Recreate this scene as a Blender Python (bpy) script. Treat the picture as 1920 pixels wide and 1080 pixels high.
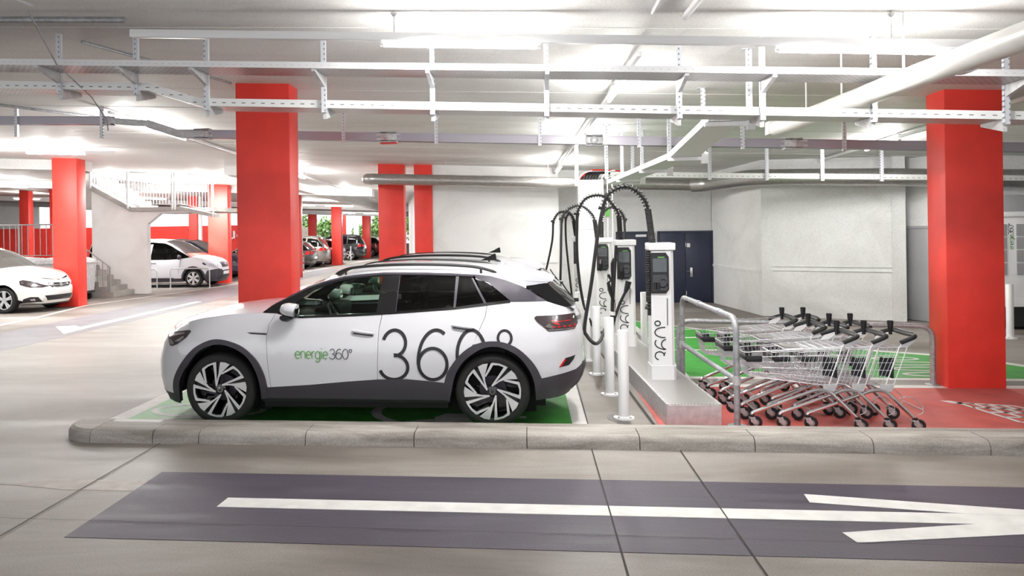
import bpy, bmesh, math, random
from math import sin, cos, tan, pi, radians, sqrt, atan2, hypot
from mathutils import Vector, Matrix
from mathutils.geometry import delaunay_2d_cdt

SC = bpy.context.scene
COL = SC.collection
for _o in list(bpy.data.objects):
    bpy.data.objects.remove(_o)
random.seed(7)

# ------------------------------------------------------------------ camera
CAM_H = 1.976
yaw, roll = radians(6.0), 0.0145
Fw = Vector((-sin(yaw), cos(yaw), 0)); Rt = Vector((cos(yaw), sin(yaw), 0)); Up = Vector((0, 0, 1))
cr = Rt * cos(roll) - Up * sin(roll); cu = Rt * sin(roll) + Up * cos(roll)
cd = bpy.data.cameras.new('camera'); cam = bpy.data.objects.new('camera', cd); COL.objects.link(cam)
cd.sensor_fit = 'HORIZONTAL'; cd.sensor_width = 36.0; cd.lens = 1500 / 1920 * 36.0
cd.shift_x = (960 - 833) / 1920; cd.shift_y = (429.3 - 540) / 1920
cd.clip_end = 400
M = Matrix((cr, cu, -Fw)).transposed().to_4x4(); M.translation = (0, 0, CAM_H)
cam.matrix_world = M
SC.camera = cam

# ------------------------------------------------------------------ world, exposure
w = bpy.data.worlds.new('world'); SC.world = w; w.use_nodes = True
bg = w.node_tree.nodes['Background']
bg.inputs[0].default_value = (0.93, 0.96, 1.0, 1); bg.inputs[1].default_value = 1.25
vs = SC.view_settings
SC.display_settings.display_device = 'sRGB'
vs.view_transform = 'Standard'; vs.look = 'None'; vs.gamma = 1.0; vs.use_curve_mapping = False
vs.exposure = 0.42
sd_ = bpy.data.lights.new('sun', 'SUN'); sd_.energy = 5.0; sd_.angle = .01; sd_.color = (1, .97, .9)
sun = bpy.data.objects.new('sun', sd_); COL.objects.link(sun); sun.rotation_euler = (radians(32), 0, radians(12))   # daylight outside the far opening
TUBE_W = 62.0            # watts of one fluorescent tube
TUBE_GLOW = 9.0

# ------------------------------------------------------------------ helpers
def link(name, me, parent=None):
    o = bpy.data.objects.new(name, me); COL.objects.link(o)
    if parent is not None: o.parent = parent
    return o

def thing(name, label, cat, loc=(0, 0, 0), rz=0.0, group=None, rot=None):
    o = bpy.data.objects.new(name, None); COL.objects.link(o)
    o.empty_display_size = 0.1
    o.location = loc; o.rotation_euler = rot if rot else (0, 0, rz)
    o['label'] = label; o['category'] = cat
    if group: o['group'] = group
    return o

def tag(o, label=None, cat=None, group=None, kind=None):
    if label: o['label'] = label
    if cat: o['category'] = cat
    if group: o['group'] = group
    if kind: o['kind'] = kind
    return o

def copy_tree(o, parent=None):
    c = o.copy(); COL.objects.link(c)
    if parent is not None: c.parent = parent
    for ch in list(o.children): copy_tree(ch, c)
    return c

class MB:
    def __init__(s): s.v = []; s.f = []; s.m = []
    def add(s, vs_, fs, mi=0, T=None):
        k = len(s.v)
        if T is not None: vs_ = [T @ Vector(p) for p in vs_]
        s.v += [tuple(p) for p in vs_]
        s.f += [tuple(i + k for i in f) for f in fs]
        s.m += [mi] * len(fs)
        return s
    def box(s, x0, x1, y0, y1, z0, z1, mi=0, T=None):
        p = [(x, y, z) for z in (z0, z1) for y in (y0, y1) for x in (x0, x1)]
        return s.add(p, [(0, 2, 3, 1), (4, 5, 7, 6), (0, 1, 5, 4), (2, 6, 7, 3), (0, 4, 6, 2), (1, 3, 7, 5)], mi, T)
    def rbox(s, x0, x1, y0, y1, z0, z1, b=0.01, mi=0, T=None, seg=2):
        bm = bmesh.new(); bmesh.ops.create_cube(bm, size=1)
        for q in bm.verts:
            q.co = ((x0 + x1) / 2 + q.co.x * (x1 - x0), (y0 + y1) / 2 + q.co.y * (y1 - y0), (z0 + z1) / 2 + q.co.z * (z1 - z0))
        bmesh.ops.bevel(bm, geom=bm.edges[:], offset=min(b, .45 * min(x1 - x0, y1 - y0, z1 - z0)), segments=seg, profile=.5, affect='EDGES')
        bm.verts.index_update()
        s.add([q.co[:] for q in bm.verts], [[q.index for q in f.verts] for f in bm.faces], mi, T); bm.free(); return s
    def tube(s, path, r, n=8, closed=False, mi=0, T=None):
        P = [Vector(p) for p in path]; N = len(P)
        rr = r if isinstance(r, (list, tuple)) else [r] * N
        ring = []; prev = None
        for i in range(N):
            if closed: d = P[(i + 1) % N] - P[i - 1]
            else: d = P[min(i + 1, N - 1)] - P[max(i - 1, 0)]
            if d.length < 1e-9: d = Vector((0, 0, 1))
            d.normalize()
            if prev is None:
                a = Vector((0, 0, 1)) if abs(d.z) < .9 else Vector((1, 0, 0))
                u = d.cross(a).normalized()
            else:
                u = prev - d * prev.dot(d)
                u = u.normalized() if u.length > 1e-6 else d.orthogonal().normalized()
            prev = u; v = d.cross(u)
            ring.append([P[i] + (u * cos(2 * pi * k / n) + v * sin(2 * pi * k / n)) * rr[i] for k in range(n)])
        vv = [p for q in ring for p in q]; ff = []
        for i in range(N if closed else N - 1):
            j = (i + 1) % N
            for k in range(n):
                l = (k + 1) % n
                ff.append((i * n + k, i * n + l, j * n + l, j * n + k))
        if not closed:
            ff.append(tuple(range(n - 1, -1, -1))); ff.append(tuple((N - 1) * n + k for k in range(n)))
        return s.add(vv, ff, mi, T)
    def lathe(s, prof, n=24, T=None, mi=0, arc=1.0):
        # profile (r, h) turned about local z
        vv = []; ff = []; m = len(prof); full = arc >= .999
        cols = n if full else n + 1
        for k in range(cols):
            a = 2 * pi * arc * k / n
            for r_, h in prof: vv.append((r_ * cos(a), r_ * sin(a), h))
        for k in range(n):
            l = (k + 1) % cols
            for i in range(m - 1): ff.append((k * m + i, l * m + i, l * m + i + 1, k * m + i + 1))
        return s.add(vv, ff, mi, T)
    def prism(s, poly, fn, mi=0, T=None):
        # poly: 2D outline; fn(u, v, t) with t = 0 front, 1 back
        n = len(poly)
        vv = [fn(u, v, 0) for u, v in poly] + [fn(u, v, 1) for u, v in poly]
        ff = [tuple(range(n)), tuple(range(2 * n - 1, n - 1, -1))] + [(i, i + n, (i + 1) % n + n, (i + 1) % n) for i in range(n)]
        return s.add(vv, ff, mi, T)
    def build(s, name, mats, parent=None, label=None, smooth=35, kind=None):
        me = bpy.data.meshes.new(name); me.from_pydata(s.v, [], s.f)
        if not isinstance(mats, (list, tuple)): mats = [mats]
        for q in mats: me.materials.append(q)
        if len(mats) > 1: me.polygons.foreach_set('material_index', s.m)
        if smooth:
            me.polygons.foreach_set('use_smooth', [True] * len(me.polygons))
            me.set_sharp_from_angle(angle=radians(smooth))
        me.update()
        o = link(name, me, parent)
        if label: o['label'] = label
        if kind: o['kind'] = kind
        return o

def RX(a): return Matrix.Rotation(a, 4, 'X')
def RY(a): return Matrix.Rotation(a, 4, 'Y')
def RZ(a): return Matrix.Rotation(a, 4, 'Z')
def TR(x, y, z): return Matrix.Translation((x, y, z))

def smooth_path(pts, sub=6, closed=False):
    P = [Vector(p) for p in pts]; out = []; n = len(P)
    for i in range(n if closed else n - 1):
        if closed: a, b, c, d = P[i - 1], P[i], P[(i + 1) % n], P[(i + 2) % n]
        else: a, b, c, d = P[max(i - 1, 0)], P[i], P[i + 1], P[min(i + 2, n - 1)]
        for k in range(sub):
            t = k / sub
            out.append(.5 * ((2 * b) + (c - a) * t + (2 * a - 5 * b + 4 * c - d) * t * t + (3 * b - a - 3 * c + d) * t ** 3))
    if not closed: out.append(P[-1])
    return out

def fillet(pts, r, seg=6):
    P = [Vector(p) for p in pts]; out = [P[0]]
    for i in range(1, len(P) - 1):
        a = (P[i - 1] - P[i]); b = (P[i + 1] - P[i])
        d = min(r, a.length * .49, b.length * .49)
        p0 = P[i] + a.normalized() * d; p2 = P[i] + b.normalized() * d
        for k in range(seg + 1):
            t = k / seg
            out.append(p0 * (1 - t) ** 2 + P[i] * 2 * t * (1 - t) + p2 * t * t)
    out.append(P[-1]); return out

# ------------------------------------------------------------------ materials
def mat(name, col, rough=.5, metal=0.0, var=.0, vscale=8.0, bump=0.0, bscale=60.0, coat=0.0, emit=None, spec=.5, stretch=None):
    m = bpy.data.materials.new(name); m.use_nodes = True
    nt = m.node_tree; b = nt.nodes['Principled BSDF']
    b.inputs['Base Color'].default_value = (*col, 1); b.inputs['Roughness'].default_value = rough
    b.inputs['Metallic'].default_value = metal; b.inputs['Coat Weight'].default_value = coat
    b.inputs['Specular IOR Level'].default_value = spec
    if coat: b.inputs['Coat Roughness'].default_value = .04
    if emit:
        b.inputs['Emission Color'].default_value = (*emit[0], 1); b.inputs['Emission Strength'].default_value = emit[1]
    if var or bump:
        tc = nt.nodes.new('ShaderNodeTexCoord'); mp = nt.nodes.new('ShaderNodeMapping')
        nt.links.new(tc.outputs['Object'], mp.inputs['Vector'])
        if stretch: mp.inputs['Scale'].default_value = stretch
    if var:
        n = nt.nodes.new('ShaderNodeTexNoise'); n.inputs['Scale'].default_value = vscale; n.inputs['Detail'].default_value = 6
        nt.links.new(mp.outputs[0], n.inputs['Vector'])
        r = nt.nodes.new('ShaderNodeMapRange'); r.inputs[1].default_value = .3; r.inputs[2].default_value = .7
        r.inputs[3].default_value = 1 - var; r.inputs[4].default_value = 1 + var * .4
        nt.links.new(n.outputs['Fac'], r.inputs[0])
        x = nt.nodes.new('ShaderNodeMix'); x.data_type = 'RGBA'; x.blend_type = 'MULTIPLY'; x.inputs[0].default_value = 1
        x.inputs[6].default_value = (*col, 1); nt.links.new(r.outputs[0], x.inputs[7])
        nt.links.new(x.outputs[2], b.inputs['Base Color'])
    if bump:
        n2 = nt.nodes.new('ShaderNodeTexNoise'); n2.inputs['Scale'].default_value = bscale; n2.inputs['Detail'].default_value = 4
        nt.links.new(mp.outputs[0], n2.inputs['Vector'])
        bp = nt.nodes.new('ShaderNodeBump'); bp.inputs['Strength'].default_value = bump; bp.inputs['Distance'].default_value = .01
        nt.links.new(n2.outputs['Fac'], bp.inputs['Height']); nt.links.new(bp.outputs[0], b.inputs['Normal'])
    return m

def glass(name, tint, refl=.12):
    m = bpy.data.materials.new(name); m.use_nodes = True; nt = m.node_tree
    for q in list(nt.nodes): nt.nodes.remove(q)
    o = nt.nodes.new('ShaderNodeOutputMaterial'); mx = nt.nodes.new('ShaderNodeMixShader')
    t = nt.nodes.new('ShaderNodeBsdfTransparent'); t.inputs[0].default_value = (*tint, 1)
    g = nt.nodes.new('ShaderNodeBsdfGlossy'); g.inputs['Roughness'].default_value = .02
    lw = nt.nodes.new('ShaderNodeLayerWeight'); lw.inputs[0].default_value = refl
    mr = nt.nodes.new('ShaderNodeMapRange'); mr.inputs[3].default_value = .03; mr.inputs[4].default_value = .85
    nt.links.new(lw.outputs['Fresnel'], mr.inputs[0]); nt.links.new(mr.outputs[0], mx.inputs[0])
    nt.links.new(t.outputs[0], mx.inputs[1]); nt.links.new(g.outputs[0], mx.inputs[2]); nt.links.new(mx.outputs[0], o.inputs[0])
    return m

def concrete(name, c0, c1, c2, rough=(.3, .6), scale=.5, streak=(1, 1, 1), bump=.15, wet=0):
    # worn concrete: large cloudy patches, drive streaks, fine grain
    m = bpy.data.materials.new(name); m.use_nodes = True; nt = m.node_tree; N = nt.nodes; L = nt.links
    b = N['Principled BSDF']; tc = N.new('ShaderNodeTexCoord')
    mp = N.new('ShaderNodeMapping'); mp.inputs['Scale'].default_value = streak; L.new(tc.outputs['Object'], mp.inputs['Vector'])
    n1 = N.new('ShaderNodeTexNoise'); n1.inputs['Scale'].default_value = scale; n1.inputs['Detail'].default_value = 9; n1.inputs['Roughness'].default_value = .62
    n1.inputs['Distortion'].default_value = .6; L.new(mp.outputs[0], n1.inputs['Vector'])
    n2 = N.new('ShaderNodeTexNoise'); n2.inputs['Scale'].default_value = 90; n2.inputs['Detail'].default_value = 3; L.new(tc.outputs['Object'], n2.inputs['Vector'])
    cr_ = N.new('ShaderNodeValToRGB'); e = cr_.color_ramp.elements
    e[0].position = .32; e[0].color = (*c0, 1); e[1].position = .68; e[1].color = (*c2, 1)
    k = e.new(.5); k.color = (*c1, 1)
    L.new(n1.outputs['Fac'], cr_.inputs[0])
    mr = N.new('ShaderNodeMapRange'); mr.inputs[1].default_value = .3; mr.inputs[2].default_value = .7; mr.inputs[3].default_value = .80; mr.inputs[4].default_value = 1.12
    L.new(n2.outputs['Fac'], mr.inputs[0])
    x = N.new('ShaderNodeMix'); x.data_type = 'RGBA'; x.blend_type = 'MULTIPLY'; x.inputs[0].default_value = 1
    L.new(cr_.outputs[0], x.inputs[6]); L.new(mr.outputs[0], x.inputs[7]); L.new(x.outputs[2], b.inputs['Base Color'])
    rr = N.new('ShaderNodeMapRange'); rr.inputs[1].default_value = .35; rr.inputs[2].default_value = .65; rr.inputs[3].default_value = rough[0]; rr.inputs[4].default_value = rough[1]
    L.new(n1.outputs['Fac'], rr.inputs[0]); L.new(rr.outputs[0], b.inputs['Roughness'])
    bp = N.new('ShaderNodeBump'); bp.inputs['Strength'].default_value = bump; bp.inputs['Distance'].default_value = .004
    L.new(n2.outputs['Fac'], bp.inputs['Height']); L.new(bp.outputs[0], b.inputs['Normal'])
    return m

def slotted(name, col, bw, rh, mortar, along='X', rough=.35, metal=.6, hole=(.05, .05, .06)):
    # galvanised sheet with a regular pattern of slots (brick cells are the slots, mortar the metal)
    m = bpy.data.materials.new(name); m.use_nodes = True; nt = m.node_tree; N = nt.nodes; L = nt.links
    b = N['Principled BSDF']; b.inputs['Roughness'].default_value = rough; b.inputs['Metallic'].default_value = metal
    tc = N.new('ShaderNodeTexCoord'); sp = N.new('ShaderNodeSeparateXYZ'); cb = N.new('ShaderNodeCombineXYZ')
    L.new(tc.outputs['Object'], sp.inputs[0])
    o = {'XY': ('X', 'Y'), 'XZ': ('X', 'Z'), 'ZX': ('Z', 'X'), 'ZY': ('Z', 'Y')}[along]
    L.new(sp.outputs[o[0]], cb.inputs[0]); L.new(sp.outputs[o[1]], cb.inputs[1])
    br = N.new('ShaderNodeTexBrick'); br.inputs['Scale'].default_value = 1; br.inputs['Brick Width'].default_value = bw; br.inputs['Row Height'].default_value = rh
    br.inputs['Mortar Size'].default_value = mortar; br.inputs['Mortar Smooth'].default_value = 0
    br.inputs['Color1'].default_value = (*hole, 1); br.inputs['Color2'].default_value = (*hole, 1); br.inputs['Mortar'].default_value = (*col, 1)
    L.new(cb.outputs[0], br.inputs['Vector']); L.new(br.outputs['Color'], b.inputs['Base Color'])
    return m

WHITE = (.80, .80, .80)
m_floor = concrete('floor_concrete', (.115, .095, .082), (.215, .19, .172), (.34, .315, .298), rough=(.42, .66), scale=.75, streak=(.4, 1.5, 1))
m_floor.node_tree.nodes['Principled BSDF'].inputs['Specular IOR Level'].default_value = .3
m_kerb = concrete('kerb_concrete', (.18, .16, .142), (.33, .302, .276), (.45, .42, .39), rough=(.6, .8), scale=2.2, streak=(.5, 2.5, 3), bump=.3)
m_ceiling = concrete('ceiling_paint', (.68, .67, .65), (.80, .795, .78), (.85, .845, .835), rough=(.6, .8), scale=.35, streak=(.25, 2.2, 1), bump=.08)
m_wall = concrete('wall_paint', (.70, .695, .68), (.84, .84, .83), (.87, .87, .865), rough=(.55, .75), scale=.5, streak=(1, 1, 1.2), bump=.1)
m_wallL = concrete('wall_rough_paint', (.66, .64, .63), (.74, .73, .72), (.79, .785, .78), rough=(.7, .85), scale=.9, bump=.35)
m_conc = concrete('bare_concrete', (.26, .245, .23), (.36, .345, .325), (.44, .425, .40), rough=(.7, .9), scale=1.3, bump=.3)
m_red = mat('red_column_paint', (.86, .052, .036), .45, var=.14, vscale=2.2, bump=.12, bscale=30)
m_redwall = mat('red_wall_paint', (.74, .035, .022), .55, var=.12, vscale=1.2)
m_green = mat('green_bay_paint', (.038, .31, .030), .6, var=.22, vscale=5, bump=.2, bscale=120)
m_linewhite = mat('white_line_paint', (.66, .65, .63), .65, var=.14, vscale=6, bump=.15, bscale=120)
m_redfloor = mat('red_floor_paint', (.50, .10, .085), .7, var=.22, vscale=3, bump=.2, bscale=120)
m_lane = concrete('violet_lane_paint', (.026, .019, .035), (.044, .034, .055), (.078, .064, .090), rough=(.5, .68), scale=2.6, streak=(.35, 3, 1), bump=.5)
m_lane2 = mat('faded_grey_paint', (.17, .16, .18), .6, var=.2, vscale=2)
m_joint = mat('joint_black', (.035, .03, .028), .9)
m_galv = mat('galvanised_steel', (.58, .58, .59), .42, .35, var=.22, vscale=14)
m_galvd = mat('dull_galvanised_pipe', (.42, .43, .45), .5, .6, var=.3, vscale=20, bump=.1)
m_duct = mat('duct_sheet', (.50, .49, .47), .34, .85, var=.25, vscale=9, stretch=(1, 6, 6))
m_chrome = mat('chrome', (.78, .78, .80), .16, 1.0)
m_wire = mat('zinc_wire', (.66, .67, .70), .28, .9)
m_white = mat('white_powder_coat', (.80, .80, .81), .38)
m_whitep = mat('white_plastic', (.82, .82, .83), .32, coat=.2)
m_pipe = mat('white_pipe', (.78, .77, .74), .4, var=.08, vscale=5)
m_black = mat('black_plastic', (.012, .012, .014), .42)
m_rub = mat('black_rubber', (.016, .016, .017), .72, bump=.15, bscale=80)
m_tyre = mat('tyre_rubber', (.011, .010, .010), .75, var=.2, vscale=30)
m_clad = mat('charcoal_cladding', (.043, .037, .049), .52, bump=.05, bscale=200)
m_carw = mat('white_car_paint', (.69, .69, .73), .24, coat=.7)
m_graph = mat('graphite_metallic', (.052, .043, .062), .45, .1)
m_gloss = mat('gloss_black', (.008, .008, .009), .12, coat=.5)
m_int = mat('cabin_black', (.009, .009, .009), .7, spec=.25)
m_seat = mat('seat_fabric', (.010, .010, .011), .8)
m_glass = glass('window_glass', (.66, .82, .71), .06); m_dglass = glass('privacy_glass', (.07, .066, .064), .06)
m_wind = glass('windshield_glass', (.62, .72, .68), .2)
m_lens = glass('lamp_lens', (.85, .85, .88), .25)
m_alu = mat('machined_aluminium', (.82, .82, .84), .22, .55)
m_lampred = mat('lamp_red', (.55, .01, .012), .2, coat=.5)
m_lampdark = mat('lamp_dark', (.05, .035, .04), .2, coat=.6)
m_blue = mat('navy_door_paint', (.020, .026, .058), .42, var=.2, vscale=2)
m_greydoor = mat('grey_door_paint', (.40, .40, .41), .42, var=.12, vscale=1.5)
m_txtgreen = mat('green_lettering', (.10, .36, .06), .4)
m_txtdark = mat('dark_lettering', (.020, .019, .022), .4)
m_txtgrey = mat('pale_grey_lettering', (.62, .62, .63), .5)
m_screen = mat('display_glass', (.055, .062, .068), .12, coat=.5)
m_screeng = mat('display_green_bar', (.10, .30, .06), .3, emit=((.15, .5, .1), .12))
m_tube = mat('lit_tube', (1, 1, 1), .5, emit=((1, .985, .96), TUBE_GLOW))
m_tray = slotted('tray_side_slots', (.80, .80, .79), .10, .07, .0305, 'XZ', metal=.2, hole=(.16, .16, .16))
m_tray1 = slotted('upper_tray_side_slots', (.74, .74, .75), .07, .055, .025, 'XZ', metal=.3, hole=(.50, .50, .52))
m_trayb1 = slotted('upper_tray_base_slots', (.34, .33, .33), .06, .04, .012, 'XY', metal=.5, hole=(.62, .61, .60))
m_trayb = slotted('tray_base_slots', (.62, .61, .60), .05, .03, .009, 'XY', metal=.3, hole=(.28, .27, .26))
m_hang = slotted('hanger_slots', (.66, .68, .72), .05, .045, .0165, 'ZX', metal=.3, hole=(.22, .22, .25))
m_bus = mat('busbar_grey', (.42, .40, .45), .35, .5)
m_tread = mat('tread_plate', (.60, .58, .56), .32, .7)
m_bark = mat('bark', (.10, .075, .05), .9); m_leaf = mat('leaf', (.20, .36, .11), .6, var=.4, vscale=3)
# ================================================================== the setting
def ZC(x, y): return 3.91 - .043 * (x + 3.6) - .022 * (y - 10.1)

FX0, FX1, FY0, FY1 = -48.0, 14.0, -3.5, 64.0
b = MB(); b.box(FX0 - 20, FX1 + 6, FY0 - 2, 110, -.3, 0)
floor = tag(b.build('floor', m_floor), kind='structure')

def paint(name, poly, m, z=.003, label=None):
    bb = MB(); bb.prism(poly, lambda u, v, t: (u, v, z - t * .0028)); o = bb.build(name, m, floor, label, smooth=0); o['kind'] = 'structure'; return o
def strip(pts, wd):
    # outline of a ribbon of width wd along pts
    P = [Vector((p[0], p[1], 0)) for p in pts]; A = []; B = []
    for i in range(len(P)):
        d = (P[min(i + 1, len(P) - 1)] - P[max(i - 1, 0)]).normalized(); n = Vector((-d.y, d.x, 0)) * wd / 2
        A.append(P[i] + n); B.append(P[i] - n)
    return A, B
def paint_line(name, pts, wd, m, z=.004, label=None):
    A, B = strip(pts, wd); bb = MB(); n = len(A)
    bb.add([(p.x, p.y, z) for p in A] + [(p.x, p.y, z) for p in B], [(i, i + 1, n + i + 1, n + i) for i in range(n - 1)])
    o = bb.build(name, m, floor, label, smooth=0); o['kind'] = 'structure'; return o
def rect(x0, x1, y0, y1): return [(x0, y0), (x1, y0), (x1, y1), (x0, y1)]

def ring(cx, cy, rx, ry, a0=0, a1=360, n=40):
    return [(cx + rx * cos(radians(a0 + (a1 - a0) * k / n)), cy + ry * sin(radians(a0 + (a1 - a0) * k / n))) for k in range(n + 1)]
# driving lane in front of the kerb
paint('lane_paint', rect(-3.04, 12, 4.93, 6.33), m_lane, .003, 'violet grey lane band')
paint('arrow_shaft', [(-2.255, 5.54), (5.2, 5.54), (5.2, 5.73), (-2.245, 5.735)], m_linewhite, .006, 'white arrow painted on the lane')
paint('arrow_barb', [(1.97, 6.07), (1.95, 5.89), (2.95, 5.72), (4.6, 5.70), (4.6, 5.78), (3.33, 5.83)], m_linewhite, .007)
paint('arrow_barb', [(1.96, 5.33), (1.99, 5.165), (3.07, 5.375), (4.6, 5.45), (4.6, 5.56), (2.9, 5.545)], m_linewhite, .007)
for x0, y0, x1, y1 in ((.535, 3, .53, 7.18), (1.31, 3, 1.295, 7.18), (-3.48, 3, -3.46, 7.18), (-12, 5.3, 14, 5.06), (.56, 7.66, .60, 13), (-3.48, 2.2, 12, 2.25)):
    paint_line('joint', [(x0, y0), (x1, y1)], .011 if x1 - x0 < 1 else .005, m_joint, .0075)
paint_line('joint', [(1.22, 7.66), (1.08, 13.2)], .03, m_joint, .008)
paint('lane_stain', [(-3.6, 5.85), (-2.9, 5.85), (-2.9, 6.1), (-3.9, 6.1), (-4.2, 5.95)], mat('floor_patch', (.34, .30, .27), .6, var=.2, vscale=9), .002)
wet = mat('damp_floor', (.07, .058, .05), .3, var=.3, vscale=6)
paint('damp_patch', [(.90 + (.09 + .02 * sin(5 * a)) * cos(a) - .05 * sin(a), 8.28 + (.30 + .05 * sin(3 * a + 1)) * sin(a)) for a in [2 * pi * k / 40 for k in range(40)]], wet, .003)
# charging bay under the car
paint('bay_border', rect(-4.47, .56, 7.6, 10.35), m_linewhite, .002, 'white bay outline')
paint('bay_paint', rect(-4.27, .41, 7.6, 10.22), m_green, .004, 'green charging bay under the car')
paint('bay_border', rect(-4.47, .56, 10.6, 13.05), m_linewhite, .002)
paint('bay_paint', rect(-4.27, .41, 10.72, 12.92), m_green, .004, 'green charging bay behind the first car')
for cx, cy, rx, ry, a0, a1, wd in ((-3.55, 8.55, .62, .30, 0, 360, .075), (-3.62, 8.02, .30, .17, 0, 360, .07), (-3.35, 9.1, .6, .26, 0, 360, .075), (-1.05, 8.62, .62, .62, 150, 290, .11)):
    paint_line('bay_symbol', ring(cx, cy, rx, ry, a0, a1), wd, m_linewhite, .006)
paint('bay_symbol', [(-1.0, 8.12), (-.9, 7.95), (-.35, 7.95), (-.35, 8.5), (-.9, 8.5), (-1.0, 8.33)], m_linewhite, .006)
paint_line('bay_symbol', [(-1.35, 8.05), (-1.0, 8.2)], .1, m_linewhite, .006)
for y in (8.06, 8.36): paint_line('bay_symbol', [(-.35, y), (-.05, y)], .09, m_linewhite, .006)
# trolley park and the bays behind it
paint('trolley_area_paint', rect(1.26, 8.5, 7.6, 10.05), m_redfloor, .003, 'red painted trolley area')
paint('trolley_border', rect(1.30, 8.5, 10.05, 10.22), m_linewhite, .003)
paint('bay_border', [(1.95, 10.60), (7.4, 10.52), (6.3, 12.45), (5.3, 13.05), (2.0, 17.3)], m_linewhite, .002)
paint('bay_paint', [(2.07, 10.74), (7.1, 10.66), (6.2, 12.3), (5.22, 12.9), (2.1, 17.0)], m_green, .004, 'green charging bay behind the trolleys')
for a, c in (((2.0, 14.3), (3.7, 14.6)), ((2.0, 13.0), (3.2, 13.0)), ((2.05, 15.6), (3.2, 15.6))): paint_line('bay_line', [a, c], .10, m_linewhite, .006)
for cy, rx in ((10.95, .42), (11.35, .40), (11.78, .38), (12.2, .30)):
    paint_line('bay_symbol', ring(5.25, cy, rx, .13), .06, m_linewhite, .006)
# trolley pictogram on the red paint
IC = lambda a, c, wd=.05: paint_line('trolley_symbol', [a, c], wd, m_linewhite, .006)
paint('trolley_symbol', [(4.48, 9.33), (4.56, 9.2), (4.66, 9.16), (4.66, 9.26), (4.58, 9.33)], m_linewhite, .006)
P0, P1, P2, P3 = Vector((4.62, 9.24)), Vector((5.10, 9.10)), Vector((5.55, 8.30)), Vector((4.76, 8.36))
for t in (0, .25, .5, .75, 1):
    IC(P0.lerp(P3, t), P1.lerp(P2, t)); IC(P0.lerp(P1, t), P3.lerp(P2, t))
# far lane on the left
paint('far_lane_paint', [(-10.9, 12.6), (-9.0, 12.6), (-8.9, 17), (-9.4, 40), (-11.0, 40), (-10.6, 15)], m_lane2, .002)
paint('far_arrow', [(-10.12, 16.2), (-9.2, 15.0), (-9.25, 16.0), (-9.3, 22), (-9.5, 22), (-9.5, 16.1), (-9.75, 16.35)], m_linewhite, .005)
paint_line('bay_line', [(-11.2, 12.5), (-11.7, 18), (-12.2, 21), (-11.2, 27.5), (-10.6, 40), (-10.4, 56)], .12, m_linewhite, .005)
paint_line('bay_line', [(-16, 17.7), (-11.6, 17.9)], .12, m_linewhite, .005)
for y in (36.2, 41.6, 44.2): paint_line('bay_line', [(-16, y), (-10.6, y)], .12, m_linewhite, .005)

# ceiling: sloping slab with shallow downstand ribs
b = MB()
def cslab(x0, x1, y0, y1, d0, d1, mi=0):
    p = [(x, y, ZC(x, y) + d) for d in (d0, d1) for y in (y0, y1) for x in (x0, x1)]
    b.add(p, [(0, 2, 3, 1), (4, 5, 7, 6), (0, 1, 5, 4), (2, 6, 7, 3), (0, 4, 6, 2), (1, 3, 7, 5)], mi)
cslab(FX0, FX1, FY0, FY1, 0, .35)
ceiling = tag(b.build('ceiling', m_ceiling), kind='structure')
def crib(name, x0, x1, y0, y1, dep):
    global b
    b = MB(); cslab(x0, x1, y0, y1, -dep, .01); o = b.build(name, m_ceiling, ceiling); o['kind'] = 'structure'
crib('ceiling_step', FX0, FX1, FY0, 5.75, .10)
for y in (10.55, 21.25, 30.5, 44.9, 55): crib('ceiling_beam', FX0, -12.4 if y < 25 else -6, y, y + .5, .28 if y > 12 else .05)
for x in (-22, -8.6): crib('ceiling_beam', x, x + .45, 22 if x > -10 else 12, 60, .26)
# board joints of the formwork: thin raised seams
for k in range(14):
    y = 1.2 + k * 1.55
    b = MB(); cslab(-9 + (k % 3), 11, y, y + .012, -.004, .0)
    o = b.build('formwork_seam', m_ceiling, ceiling); o['kind'] = 'structure'

def column(x0, x1, y0, y1, label, m=None, foot=0):
    bb = MB(); bb.rbox(x0, x1, y0, y1, -.02, ZC((x0 + x1) / 2, (y0 + y1) / 2) + .12, .012)
    o = bb.build('column', m or m_red); o['kind'] = 'structure'; o['label'] = label; o['category'] = 'column'; return o
column(-3.78, -3.06, 10.1, 10.5, 'tall red concrete column rising behind the bonnet of the front white car')
column(4.92, 5.57, 10.05, 10.49, 'large red concrete column on the right beside the trolley area')
column(-12.98, -12.26, 20.7, 21.15, 'red column at the left between the white people carrier and the waste container')
column(-3.87, -3.21, 20.5, 20.95, 'red column behind the car roof where the round duct ends')
column(-2.92, -2.45, 20.45, 20.95, 'narrow red column closing the left end of the white back wall')
column(-12.4, -11.6, 30.0, 30.4, 'pale lit red column behind the nose of the white van')
column(-11.2, -10.62, 44.8, 45.2, 'far red column beside the tails of the parked cars')
column(-15.7, -15.15, 56, 56.4, 'far dark red column standing beyond the grey parked cars')
column(-11.76, -11.2, 56, 56.4, 'far red column next to the parked black car')
column(-15.6, -15.3, 66, 66.4, 'slim distant red column by the bright opening')
column(-14.6, -14.2, 66, 66.4, 'distant white post in the bright opening', m_white)
column(-9.95, -9.62, 33, 33.4, 'thin slice of red column directly behind the tall column')
column(-21.45, -20.7, 34, 34.4, 'dark red column half hidden behind the left column')
column(-25.6, -25.1, 38, 38.4, 'brown red column at the left side of the van bay')
column(-17.35, -16.9, 39.5, 39.9, 'dark red column behind the windscreen of the van')
column(-16.9, -16.75, 39.6, 39.8, 'thin white post behind the windscreen of the van', m_white)

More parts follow.
